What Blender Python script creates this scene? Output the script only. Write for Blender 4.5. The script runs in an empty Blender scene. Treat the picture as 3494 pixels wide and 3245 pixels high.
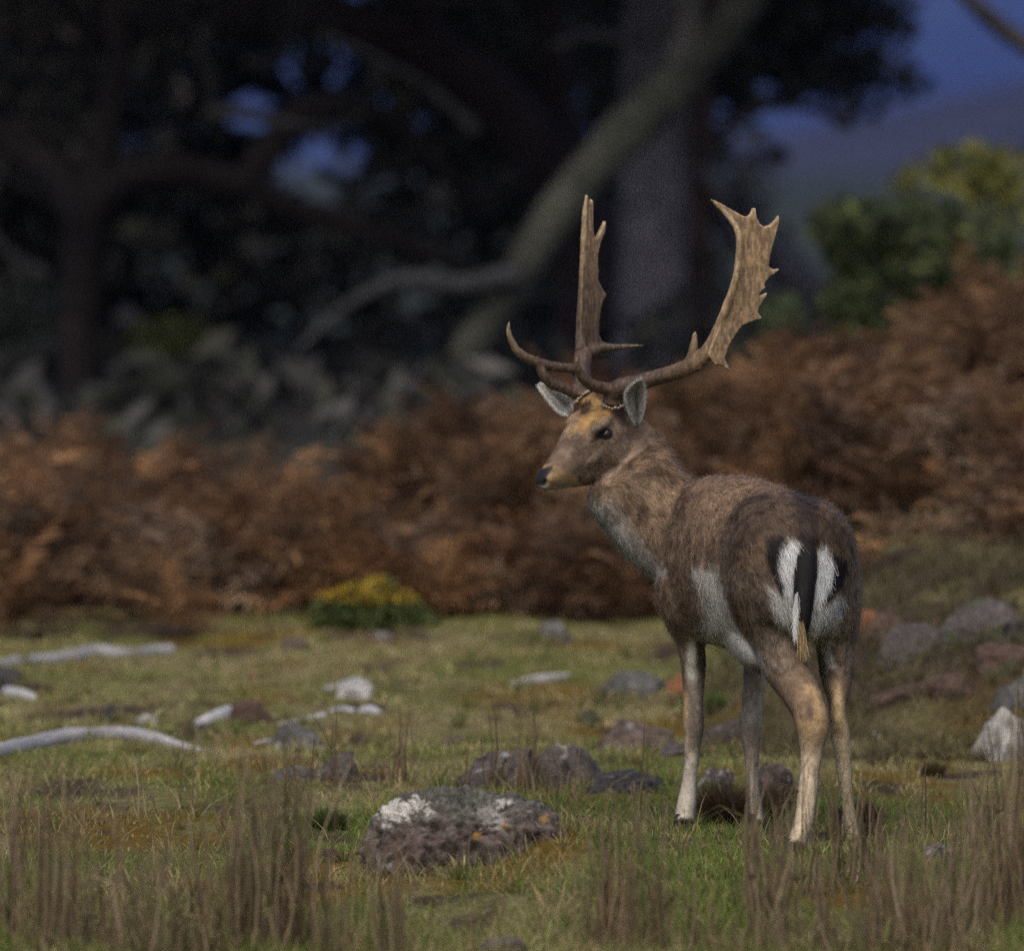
import bpy, bmesh, math, random
import numpy as np
from mathutils import Vector, Matrix, noise as mnoise

# ------------------------------------------------------------------ camera, sky, sun, exposure
SC = bpy.context.scene
COL = SC.collection
W0, H0 = 3494.0, 3245.0            # the photograph's own pixel grid, used only to read directions
F = 24750.0                        # focal length in those pixels
CAMZ = 1.7
PITCH = math.atan((H0 / 2 - 543.0) / F)   # horizon line sits at row 543
cam_d = bpy.data.cameras.new('camera')
cam = bpy.data.objects.new('camera', cam_d)
COL.objects.link(cam)
SC.camera = cam
cam.location = (0, 0, CAMZ)
cam.rotation_euler = (math.pi / 2 - PITCH, 0, 0)
cam_d.sensor_fit = 'HORIZONTAL'
cam_d.sensor_width = 36
cam_d.lens = F / W0 * 36
cam_d.clip_start = 0.5
cam_d.clip_end = 40000
cam_d.dof.use_dof = True
cam_d.dof.focus_distance = 17.95
cam_d.dof.aperture_fstop = 2.8

SUN_EL, SUN_AZ = math.radians(55), math.radians(-166)    # azimuth from +Y (ahead), negative = towards -X
world = bpy.data.worlds.new('World')
SC.world = world
world.use_nodes = True
wn = world.node_tree.nodes
bgn = wn['Background']
sky = wn.new('ShaderNodeTexSky')
sky.sky_type = 'NISHITA'
sky.sun_disc = False
sky.sun_elevation = SUN_EL
sky.sun_rotation = SUN_AZ
sky.air_density = 1.0
sky.dust_density = 4.0
sky.ozone_density = 0.6
world.node_tree.links.new(sky.outputs[0], bgn.inputs[0])
bgn.inputs[1].default_value = 0.095
sun_d = bpy.data.lights.new('sun', 'SUN')
sun_d.energy = 1.5
sun_d.angle = math.radians(60)
sun_d.color = (1.0, 0.92, 0.79)
sun = bpy.data.objects.new('sun', sun_d)
COL.objects.link(sun)
sd = Vector((math.sin(SUN_AZ) * math.cos(SUN_EL), math.cos(SUN_AZ) * math.cos(SUN_EL), math.sin(SUN_EL)))
sun.rotation_euler = (-sd).to_track_quat('-Z', 'Y').to_euler()
sun.location = sd * 50

vs = SC.view_settings
SC.display_settings.display_device = 'sRGB'
vs.view_transform = 'Standard'
vs.look = 'None'
vs.gamma = 1
vs.exposure = 0.66
vs.use_curve_mapping = False
SC.render.engine = 'CYCLES'
SC.cycles.use_denoising = False
SC.cycles.max_bounces = 5
SC.cycles.diffuse_bounces = 3
SC.cycles.transparent_max_bounces = 8
SC.cycles.sample_clamp_indirect = 4

HAZE = 0.24 / 3000                   # thin air haze, see the haze box at the end
SC.cycles.volume_bounces = 0

# ------------------------------------------------------------------ helpers
RNG = np.random.default_rng(7)
random.seed(7)


def at(px, py, Y):
    """photo pixel + world distance along Y -> world point (arrays welcome)"""
    px, py, Y = np.broadcast_arrays(np.asarray(px, float), np.asarray(py, float), np.asarray(Y, float))
    dx = (px - W0 / 2) / F
    dy = (H0 / 2 - py) / F
    cy, sy = math.cos(PITCH), math.sin(PITCH)
    diry = cy + dy * sy
    dirz = -sy + dy * cy
    k = Y / diry
    return np.stack([dx * k, Y, CAMZ + dirz * k], -1)


def pix(P):
    """world point -> photo pixel"""
    P = np.asarray(P, float)
    cy, sy = math.cos(PITCH), math.sin(PITCH)
    f = P[..., 1] * cy - (P[..., 2] - CAMZ) * sy
    u = P[..., 1] * sy + (P[..., 2] - CAMZ) * cy
    return W0 / 2 + P[..., 0] / f * F, H0 / 2 - u / f * F


def smooth(a, b, x):
    t = np.clip((x - a) / (b - a), 0, 1)
    return t * t * (3 - 2 * t)


def srgb(r, g, b):
    f = lambda c: (c / 255 / 12.92) if c / 255 <= .04045 else ((c / 255 + .055) / 1.055) ** 2.4
    return (f(r), f(g), f(b))


def vnoise(P, scale, seed=0, octaves=3):
    """cheap smooth value noise on an array of points, about -1..1"""
    P = np.asarray(P, float) * scale + seed * 17.31
    out = np.zeros(P.shape[:-1])
    amp, tot = 1.0, 0.0
    for o in range(octaves):
        Q = P * (2 ** o)
        i = np.floor(Q).astype(np.int64)
        f = Q - i
        f = f * f * (3 - 2 * f)
        v = 0
        for dx in (0, 1):
            for dy in (0, 1):
                for dz in (0, 1):
                    h = (i[..., 0] + dx) * 374761393 + (i[..., 1] + dy) * 668265263 + (i[..., 2] + dz) * 2147483647 + o * 974711 + seed * 131
                    h = (h ^ (h >> 13)) * 1274126177
                    h = (h ^ (h >> 16)) & 0xFFFFFF
                    w = (f[..., 0] if dx else 1 - f[..., 0]) * (f[..., 1] if dy else 1 - f[..., 1]) * (f[..., 2] if dz else 1 - f[..., 2])
                    v = v + w * (h / 0xFFFFFF * 2 - 1)
        out += v * amp
        tot += amp
        amp *= .5
    return out / tot * 1.3


def mesh_np(name, V, Fc, mat=None, smooth_shade=False):
    me = bpy.data.meshes.new(name)
    V = np.asarray(V, np.float32)
    if isinstance(Fc, np.ndarray):
        n, k = Fc.shape
        me.vertices.add(len(V)); me.vertices.foreach_set('co', V.ravel())
        me.loops.add(n * k); me.loops.foreach_set('vertex_index', Fc.astype(np.int32).ravel())
        me.polygons.add(n)
        me.polygons.foreach_set('loop_start', np.arange(0, n * k, k, dtype=np.int32))
        me.update(calc_edges=True)
    else:
        me.from_pydata(V.tolist(), [], Fc)
    if smooth_shade:
        me.polygons.foreach_set('use_smooth', [True] * len(me.polygons))
    if mat:
        me.materials.append(mat)
    return me


def set_col(me, name, C):
    a = me.attributes.new(name, 'FLOAT_COLOR', 'POINT')
    C = np.asarray(C, np.float32)
    if C.shape[1] == 3:
        C = np.concatenate([C, np.ones((len(C), 1), np.float32)], 1)
    a.data.foreach_set('color', C.ravel())


def obj(name, me, parent=None, loc=None):
    o = bpy.data.objects.new(name, me)
    COL.objects.link(o)
    if loc is not None:
        o.location = loc
    if parent:
        o.parent = parent
        o.matrix_parent_inverse = Matrix.Translation(-Vector(parent.location))
    return o


def tag(o, label=None, cat=None, group=None, kind=None):
    for k, v in (('label', label), ('category', cat), ('group', group), ('kind', kind)):
        if v:
            o[k] = v
    return o


def join(parts):
    """list of (V, faces list) -> one"""
    Vs, Fs, n = [], [], 0
    for V, Fc in parts:
        Vs.append(np.asarray(V, float))
        Fs += [[i + n for i in f] for f in Fc]
        n += len(V)
    return np.concatenate(Vs), Fs


def loft(rings, cap=True):
    k, m = len(rings), len(rings[0])
    V = np.concatenate(rings)
    Fc = []
    for i in range(k - 1):
        for j in range(m):
            a, b = i * m + j, i * m + (j + 1) % m
            Fc.append([a, b, b + m, a + m])
    if cap:
        Fc.append(list(range(m))[::-1])
        Fc.append(list(range((k - 1) * m, k * m)))
    return V, Fc


def tube(P, R, m=8, flat=1.0, up=(0, 0, 1)):
    """tapered tube along points P with radii R"""
    P = np.asarray(P, float)
    R = np.broadcast_to(np.asarray(R, float), (len(P),))
    T = np.gradient(P, axis=0)
    T /= np.linalg.norm(T, axis=1)[:, None] + 1e-12
    rings = []
    n = np.cross(T[0], up)
    if np.linalg.norm(n) < 1e-3:
        n = np.cross(T[0], (1, 0, 0))
    n /= np.linalg.norm(n)
    an = np.linspace(0, 2 * np.pi, m, endpoint=False)
    for i in range(len(P)):
        n = n - T[i] * np.dot(n, T[i])
        n /= np.linalg.norm(n) + 1e-12
        b = np.cross(T[i], n)
        rings.append(P[i] + R[i] * (np.cos(an)[:, None] * n * flat + np.sin(an)[:, None] * b))
    return loft(rings)


def catmull(P, k=6):
    """smooth curve through rows of P (any width)"""
    P = np.asarray(P, float)
    Q = np.concatenate([2 * P[:1] - P[1:2], P, 2 * P[-1:] - P[-2:-1]])
    out = []
    for i in range(len(P) - 1):
        p0, p1, p2, p3 = Q[i:i + 4]
        for t in np.linspace(0, 1, k, endpoint=False):
            out.append(.5 * (2 * p1 + (p2 - p0) * t + (2 * p0 - 5 * p1 + 4 * p2 - p3) * t * t + (3 * p1 - p0 - 3 * p2 + p3) * t ** 3))
    out.append(P[-1])
    return np.array(out)


def remeshed(name, V, Fc, voxel, smooth_it, factor=.5):
    """closed overlapping shells -> one continuous skin"""
    me = mesh_np(name, V, Fc)
    bm = bmesh.new(); bm.from_mesh(me)
    bmesh.ops.recalc_face_normals(bm, faces=bm.faces)
    bm.to_mesh(me); bm.free()
    o = bpy.data.objects.new(name + '_tmp', me)
    COL.objects.link(o)
    m = o.modifiers.new('r', 'REMESH'); m.mode = 'VOXEL'; m.voxel_size = voxel
    if smooth_it:
        s = o.modifiers.new('s', 'SMOOTH'); s.factor = factor; s.iterations = smooth_it
    dg = bpy.context.evaluated_depsgraph_get()
    out = bpy.data.meshes.new_from_object(o.evaluated_get(dg))
    bpy.data.objects.remove(o); bpy.data.meshes.remove(me)
    out.name = name
    out.polygons.foreach_set('use_smooth', [True] * len(out.polygons))
    return out


def verts(me):
    V = np.empty(len(me.vertices) * 3, np.float32); me.vertices.foreach_get('co', V)
    N = np.empty(len(me.vertices) * 3, np.float32); me.vertices.foreach_get('normal', N)
    return V.reshape(-1, 3).astype(float), N.reshape(-1, 3).astype(float)


# ---- materials
def node_mat(name, rough=.8, spec=.3):
    m = bpy.data.materials.new(name)
    m.use_nodes = True
    nt = m.node_tree
    b = nt.nodes['Principled BSDF']
    b.inputs['Roughness'].default_value = rough
    b.inputs['Specular IOR Level'].default_value = spec
    return m, nt, b


def N(nt, kind, **kw):
    n = nt.nodes.new(kind)
    for k, v in kw.items():
        if k in n.inputs:
            n.inputs[k].default_value = v
        else:
            setattr(n, k, v)
    return n


def attr_mat(name, rough=.8, spec=.3, noise=0, amount=.4, bump=0, bump_scale=200, trans=0):
    """colour from the mesh's own 'col' attribute, broken up by fine noise"""
    m, nt, b = node_mat(name, rough, spec)
    at_ = N(nt, 'ShaderNodeAttribute', attribute_name='col')
    out = at_.outputs['Color']
    tc = N(nt, 'ShaderNodeTexCoord')
    if noise:
        nz = N(nt, 'ShaderNodeTexNoise', Scale=noise, Detail=5.0, Roughness=.65)
        nt.links.new(tc.outputs['Object'], nz.inputs['Vector'])
        mr = N(nt, 'ShaderNodeMapRange')
        mr.inputs['From Min'].default_value = .3; mr.inputs['From Max'].default_value = .7
        mr.inputs['To Min'].default_value = 1 - amount; mr.inputs['To Max'].default_value = 1 + amount
        nt.links.new(nz.outputs['Fac'], mr.inputs['Value'])
        mx = N(nt, 'ShaderNodeVectorMath', operation='SCALE')
        nt.links.new(out, mx.inputs[0]); nt.links.new(mr.outputs[0], mx.inputs['Scale'])
        out = mx.outputs[0]
    nt.links.new(out, b.inputs['Base Color'])
    if bump:
        nz = N(nt, 'ShaderNodeTexNoise', Scale=bump_scale, Detail=6.0, Roughness=.7)
        nt.links.new(tc.outputs['Object'], nz.inputs['Vector'])
        bp = N(nt, 'ShaderNodeBump', Strength=1.0, Distance=bump)
        nt.links.new(nz.outputs['Fac'], bp.inputs['Height'])
        nt.links.new(bp.outputs[0], b.inputs['Normal'])
    if trans:
        tr = N(nt, 'ShaderNodeBsdfTranslucent')
        nt.links.new(out, tr.inputs['Color'])
        ms = N(nt, 'ShaderNodeMixShader', Fac=trans)
        nt.links.new(b.outputs[0], ms.inputs[1]); nt.links.new(tr.outputs[0], ms.inputs[2])
        nt.links.new(ms.outputs[0], nt.nodes['Material Output'].inputs['Surface'])
    return m
# ------------------------------------------------------------------ ground
FOOT = [tuple(at(x, y, Y)) for x, y, Y in ((2334, 2838, 18.41), (2586, 2838, 18.50), (2711, 2925, 17.70), (2912, 2886, 18.04))]


def gh0(x, y):
    P = np.stack([x, y, np.zeros_like(x)], -1)
    far = smooth(60, 30, y)
    h = (.035 * vnoise(P, .9, 51, 2) + .018 * vnoise(P, 3.3, 52, 2)) * far
    h = h + .42 * smooth(.4, 1.5, x) * smooth(20.3, 22.6, y) * smooth(80, 30, y)
    h = h + (.07 * vnoise(P, 2.6, 57, 3)) * smooth(.5, .9, x) * smooth(20.2, 21.2, y) * smooth(27, 24, y)
    h = h + .22 * smooth(25, 29, y) * smooth(80, 35, y)
    h = h + .05 * np.exp(-((x + .1) / .9) ** 2 - ((y - 25.2) / 1.6) ** 2)
    h = h + .035 * np.exp(-((x - .1) / .35) ** 2 - ((y - 16.6) / .5) ** 2)
    h = h + .075 * np.exp(-((x - .12) / .20) ** 2 - ((y - 17.12) / .20) ** 2)
    return h


_fx = np.array([[f[0], f[1]] for f in FOOT])
_fz = np.array([f[2] for f in FOOT])
_A = np.exp(-(((_fx[:, None] - _fx[None]) ** 2).sum(2)) / .17 ** 2)
_w = np.linalg.solve(_A, _fz - gh0(_fx[:, 0], _fx[:, 1]))


def gh(x, y):
    x = np.asarray(x, float); y = np.asarray(y, float)
    h = gh0(x, y)
    for (fx, fy), w in zip(_fx, _w):
        h = h + w * np.exp(-((x - fx) ** 2 + (y - fy) ** 2) / .17 ** 2)
    return h


def on_ground(px, py):
    """where a photo pixel's ray meets the ground"""
    Y = np.arange(13, 60, .05)
    for step in (.05, .002):
        p = at(px, py, Y)
        k = np.nonzero(p[:, 2] < gh(p[:, 0], p[:, 1]))[0]
        k = k[0] if len(k) else len(Y) - 1
        Y = np.arange(Y[max(k - 1, 0)], Y[k] + .002, .002)
    return p[k]


def axis(a, b, step, far_a, far_b, k=1.35):
    c = list(np.arange(a, b + 1e-6, step))
    s, v = step, b
    while v < far_b:
        s *= k; v += s; c.append(v)
    s, v = step, a
    while v > far_a:
        s *= k; v -= s; c.insert(0, v)
    return np.array(c)


gx = axis(-3.4, 3.4, .04, -12000, 12000)
gy = axis(13.5, 31, .045, -40, 14000)
GX, GY = np.meshgrid(gx, gy)
GZ = gh(GX.ravel(), GY.ravel())
V = np.stack([GX.ravel(), GY.ravel(), GZ], -1)
nx, ny = len(gx), len(gy)
ii = (np.arange(ny - 1)[:, None] * nx + np.arange(nx - 1)[None]).ravel()
Fg = np.stack([ii, ii + 1, ii + nx + 1, ii + nx], 1)

# patches of turf: 0 green .. 1 straw, moss and bare soil
MOSS = [on_ground(x, y) for x, y in ((420, 2850), (560, 2900), (340, 2900), (1140, 2990), (1090, 2940), (1270, 3020), (1730, 2950), (1660, 3000), (3040, 2680), (3110, 2640), (880, 2590), (520, 2640),
                                     (3460, 2290), (1860, 2380), (1900, 2860), (200, 2890), (1000, 3060), (2870, 3060))]
MOSS_R = [.20, .16, .14, .14, .12, .14, .16, .13, .22, .16, .18, .18, .3, .3, .1, .15, .14, .14]


def turf(P):
    """straw share, moss share, soil share at ground points"""
    Q = np.stack([P[:, 0], P[:, 1] * .55, P[:, 0] * 0], -1)
    straw = smooth(-.35, .55, vnoise(Q, 2.3, 61, 3) + .25 * smooth(21, 25, P[:, 1]) * 0)
    moss = smooth(.22, .6, vnoise(Q, 2.9, 62, 3))
    for c, r in zip(MOSS, MOSS_R):
        d = np.hypot(P[:, 0] - c[0], (P[:, 1] - c[1]) * .45) / r
        moss = np.maximum(moss, smooth(1.25, .45, d + .35 * vnoise(Q, 9, 63, 2)))
    soil = np.maximum(smooth(.30, .62, vnoise(Q, 4.1, 64, 3)), .8 * smooth(.35, .6, vnoise(Q, 9, 66, 2)))
    bank = smooth(.55, 1.0, P[:, 0]) * smooth(20.6, 21.6, P[:, 1])
    soil = np.maximum(soil, bank * smooth(-.75, -.1, vnoise(Q, 5, 65, 3)))
    straw = np.maximum(straw, bank * .85)
    soil = np.maximum(soil, smooth(25.6, 27, P[:, 1]))
    return straw, moss, soil


GREEN, OLIVE, STRAW, MOSSC, SOIL = (np.array(c) for c in ((.088, .122, .022), (.125, .125, .035), (.28, .23, .115), (.155, .100, .016), (.045, .032, .022)))
st, mo, so = turf(V)
C = np.array([.095, .10, .028]) * (1 - st[:, None]) + np.array([.16, .135, .065]) * st[:, None]
C = C * (1 - mo[:, None]) + MOSSC * .7 * mo[:, None]
C = C * (1 - so[:, None]) + SOIL * so[:, None]
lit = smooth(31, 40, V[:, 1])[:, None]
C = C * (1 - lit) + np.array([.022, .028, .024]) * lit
ground_mat = attr_mat('turf_soil', rough=.95, spec=.1, noise=45, amount=.55, bump=.012, bump_scale=70)
ground_me = mesh_np('ground', V, Fg, ground_mat, True)
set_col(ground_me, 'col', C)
ground = tag(obj('ground', ground_me), 'rough moorland turf with moss and bare soil', None, None, 'structure')


def blades(name, P, H, Wd, lean, col, tipcol, az=None, seg=2, rgn=None, mat=None, curve=.6):
    """thin two sided blades standing at P"""
    rgn = rgn or RNG
    n = len(P)
    az = rgn.uniform(0, 2 * np.pi, n) if az is None else az
    face = rgn.uniform(0, np.pi, n)
    ld = np.stack([np.cos(az), np.sin(az), np.zeros(n)], 1)
    wd = np.stack([np.cos(face), np.sin(face) * .5, np.zeros(n)], 1)
    rows = []
    cols = []
    for i in range(seg + 1):
        t = i / seg
        c = P + ld * (lean * H * (t * (1 - curve) + curve * t * t))[:, None] + np.array([0, 0, 1.0]) * (H * np.sqrt(np.maximum(.02, 1 - lean ** 2 * .8)) * (t - .25 * lean * t * t))[:, None]
        cc = col * (1 - t) + tipcol * t
        if i < seg:
            w_ = (Wd * (1 - .45 * t))[:, None] * wd / 2
            rows += [c - w_, c + w_]; cols += [cc, cc]
        else:
            rows += [c]; cols += [cc]
    k = 2 * seg + 1
    V = np.stack(rows, 1).reshape(-1, 3); Cc = np.stack(cols, 1).reshape(-1, 3)
    tri = []
    for i in range(seg - 1):
        tri += [[2 * i, 2 * i + 1, 2 * i + 3], [2 * i, 2 * i + 3, 2 * i + 2]]
    tri += [[2 * seg - 2, 2 * seg - 1, 2 * seg]]
    tri = np.array(tri)
    Fc = (np.arange(n)[:, None, None] * k + tri[None]).reshape(-1, 3)
    me = mesh_np(name, V, Fc, mat)
    set_col(me, 'col', Cc)
    return me


blade_mat = attr_mat('grass_blade', rough=.6, spec=.2, trans=.3)


def turf_blades(n, y0, y1, hmin, hmax, wd, seed, straw_bias=0.0):
    r = np.random.default_rng(seed)
    y = y0 + (y1 - y0) * r.random(n)
    hw = y * .0706 + .75
    x = r.uniform(-1, 1, n) * hw
    # stands of blades: denser tufts
    c = vnoise(np.stack([x, y * .8, x * 0], -1), 6.5, 71, 3)
    keep = r.random(n) < np.clip(.72 + .75 * c, .12, 1)
    x, y, c = x[keep], y[keep], c[keep]
    P = np.stack([x, y, gh(x, y) - .004], -1)
    s_, m_, b_ = turf(P)
    n = len(x)
    u = r.random(n)
    is_s = u < np.clip(.08 + .42 * s_ + .14 * smooth(18.3, 20.8, P[:, 1]) + straw_bias, 0, .95)
    is_m = (~is_s) & (r.random(n) < m_ * .85)
    keep = r.random(n) < 1 - .85 * b_
    dry = 1 + .25 * smooth(18.3, 21, P[:, 1])[:, None]
    gcol = GREEN * (1 - (dry - 1) * 2) + np.array([.165, .165, .050]) * (dry - 1) * 2
    col = np.where(is_s[:, None], STRAW * .62 * dry, np.where(is_m[:, None], MOSSC * .8, gcol * .8))
    tip = np.where(is_s[:, None], STRAW * 1.25 * dry, np.where(is_m[:, None], MOSSC * 1.35, gcol * 1.35 + OLIVE * .2))
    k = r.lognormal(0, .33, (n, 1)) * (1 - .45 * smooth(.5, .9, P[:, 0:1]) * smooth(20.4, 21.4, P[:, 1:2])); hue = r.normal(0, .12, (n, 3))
    col = np.clip(col * k * (1 + hue * .5), .004, .8); tip = np.clip(tip * k * (1 + hue), .004, .8)
    H = r.uniform(hmin, hmax, n) * np.where(is_m, .45, 1) * np.where(is_s, 1.15, 1) * np.exp(1.1 * np.clip(c, -1, .9))
    lean = np.where(is_s, r.uniform(.3, .98, n), r.uniform(.1, .85, n))
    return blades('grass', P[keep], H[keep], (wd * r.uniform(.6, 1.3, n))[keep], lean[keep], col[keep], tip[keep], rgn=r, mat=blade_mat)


for i, a in enumerate(((95000, 14.3, 17.2, .014, .045, .0026), (115000, 17.2, 21.0, .010, .032, .0030), (80000, 21.0, 26.4, .010, .030, .0042))):
    o = obj('grass', turf_blades(*a, seed=100 + i))
    tag(o, ('short tussocky green and straw grass in front of the deer', 'short matted grass round the deer and rocks', 'paler short grass reaching back to the bracken')[i], 'grass', None, 'stuff')

ROCKFEET = []


def tussocks():
    """coarser tufts: scattered over the turf and crowding the feet of the stones"""
    r = np.random.default_rng(88)
    n = 430
    y = r.uniform(14.8, 25, n); x = r.uniform(-1, 1, n) * (y * .0706 + .6)
    size = r.uniform(.6, 1.25, n)
    cl = [(a, b, s) for a, b, s in zip(x, y, size)]
    for _ in range(420):
        cl.append((r.uniform(.55, 2.6), r.uniform(20.3, 23.2), r.uniform(.8, 1.7)))
    for rx, ry, w, dep in ROCKFEET:
        for k in range(max(3, int(w / .03))):
            a = r.uniform(math.pi * .98, 2.02 * math.pi)
            cl.append((rx + math.cos(a) * w * 1.02, ry + math.sin(a) * dep * 1.04, r.uniform(.35, .75)))
    P, H, L, A, C, T = [], [], [], [], [], []
    for a, b, s in cl:
        m = r.integers(22, 48)
        an = r.uniform(0, 2 * np.pi, m); q = np.abs(r.normal(0, .022, m)) * s
        X = a + np.cos(an) * q; Y = b + np.sin(an) * q
        kind = r.random() if not (a > .5 and b > 20.2) else r.uniform(.42, .95)
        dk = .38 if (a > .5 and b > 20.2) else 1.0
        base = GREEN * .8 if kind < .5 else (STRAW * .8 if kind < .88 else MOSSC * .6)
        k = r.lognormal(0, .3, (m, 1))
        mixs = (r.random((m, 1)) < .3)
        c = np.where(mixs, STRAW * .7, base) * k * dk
        P.append(np.stack([X, Y, gh(X, Y) - .003], 1)); H.append(r.uniform(.03, .08, m) * s); L.append(np.clip(.25 + q / .05 + r.normal(0, .2, m), .05, .95)); A.append(an + r.normal(0, .5, m))
        C.append(c * .7); T.append(c * 1.35)
    P, H, L, A, C, T = (np.concatenate(v) for v in (P, H, L, A, C, T))
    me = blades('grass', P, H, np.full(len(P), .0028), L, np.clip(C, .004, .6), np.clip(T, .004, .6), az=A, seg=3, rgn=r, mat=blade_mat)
    tag(obj('grass', me), 'coarse tufts of green and straw grass round the stones', 'grass', None, 'stuff')


# long dead straw combed over the turf and hanging on the bank
r = np.random.default_rng(77)
n = 5200
y = r.uniform(14.6, 24.5, n); x = r.uniform(-1, 1, n) * (y * .0706 + .6)
P = np.stack([x, y, gh(x, y)], -1)
s_, m_, b_ = turf(P)
keep = r.random(n) < .25 + .6 * s_
P = P[keep]; n = len(P)
y2 = r.uniform(20.4, 23.2, 7000); x2 = r.uniform(.55, 2.6, 7000)
P = np.concatenate([P, np.stack([x2, y2, gh(x2, y2)], -1)]); n = len(P)
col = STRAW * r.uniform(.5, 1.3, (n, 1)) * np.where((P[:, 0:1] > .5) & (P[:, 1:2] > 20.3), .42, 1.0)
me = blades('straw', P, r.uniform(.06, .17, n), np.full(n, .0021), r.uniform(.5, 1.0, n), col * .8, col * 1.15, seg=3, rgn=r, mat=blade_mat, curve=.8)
tag(obj('dead_grass', me), 'long dead straw lying over turf and bank', 'grass', None, 'stuff')
# ------------------------------------------------------------------ rocks, logs
rock_mat = attr_mat('rock', rough=.88, spec=.25, noise=120, amount=.45, bump=.006, bump_scale=160)
ROCKC = {'grey': (.088, .087, .088), 'pink': (.100, .074, .064), 'brown': (.085, .052, .042), 'white': (.35, .335, .32), 'dark': (.045, .042, .045), 'rust': (.20, .085, .04), 'purple': (.084, .071, .068)}


def ico(sub):
    bm = bmesh.new(); bmesh.ops.create_icosphere(bm, subdivisions=sub, radius=1)
    V = np.array([v.co[:] for v in bm.verts]); bm.verts.index_update()
    Fc = np.array([[v.index for v in f.verts] for f in bm.faces]); bm.free()
    return V, Fc


ICO = {s: ico(s) for s in (3, 4, 5, 6)}


def rock(px, base, w, h, kind, label, seed, lichen=.25, moss=0.0, pits=0.0, sub=4, deep=.8, name='rock', tilt=0.0, squar=.25, Y=None):
    """a stone whose visible outline is w x h photo pixels, its foot on the ground at row base"""
    p = on_ground(px, base)
    sc = F / p[1]
    W_, H_ = w * 1.2 / sc / 2, h * 1.08 / sc + .006
    D, Fc = ICO[sub]
    r = 1 + .20 * vnoise(D, 1.3, seed, 2)
    V = D * r[:, None]
    rs = np.random.default_rng(seed)
    for _ in range(13):                              # broken faces
        d = rs.normal(size=3); d /= np.linalg.norm(d)
        V = V - np.maximum(0, V @ d - rs.uniform(.48, .82))[:, None] * d * .93
    V = V * (1 + .12 * vnoise(D, 3.2, seed + 1, 3) + .09 * vnoise(D, 8, seed + 2, 3) + .06 * vnoise(D, 20, seed + 3, 2))[:, None]
    V = V / np.array([np.abs(V[:, 0]).max(), np.abs(V[:, 1]).max(), V[:, 2].max()])
    V = V * np.array([W_, W_ * deep, H_])
    c_, s_ = math.cos(tilt), math.sin(tilt)
    V = np.stack([V[:, 0] * c_ - V[:, 2] * s_, V[:, 1], V[:, 0] * s_ + V[:, 2] * c_], 1)
    cx, cy = p[0], p[1] + W_ * deep * .9
    V[:, 2] += float(gh(cx, cy - W_ * deep * .7)) - p[2] - .004
    ROCKFEET.append((cx, cy, W_, W_ * deep))
    base_c = np.array(ROCKC[kind])
    C = base_c * (1 + .35 * vnoise(D, 4, seed + 4, 3)[:, None]) * (1 + .45 * vnoise(D, 13, seed + 5, 3)[:, None]) * (1 - .55 * smooth(.1, .5, vnoise(D, 24, seed + 8, 2))[:, None])
    li = smooth(.5 - lichen, .75 - lichen, vnoise(D, 3.2, seed + 6, 4) * .8 + .25 * D[:, 2] - .1)[:, None] * (D[:, 2:3] > -.2)
    C = C * (1 - li * .75) + np.array([.34, .34, .32]) * li * .75
    if moss:
        mk = smooth(.35, .7, vnoise(D, 2.2, seed + 7, 3) * .6 + moss - .35 * np.abs(D[:, 2] - .1))[:, None]
        C = C * (1 - mk) + np.array([.045, .062, .02]) * mk
    me = mesh_np(name, V, Fc, rock_mat, True)
    set_col(me, 'col', np.clip(C, .008, .75))
    o = obj(name, me, loc=(cx, cy, p[2]))
    tag(o, label, 'rock' if name == 'rock' else name)
    return o


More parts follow.
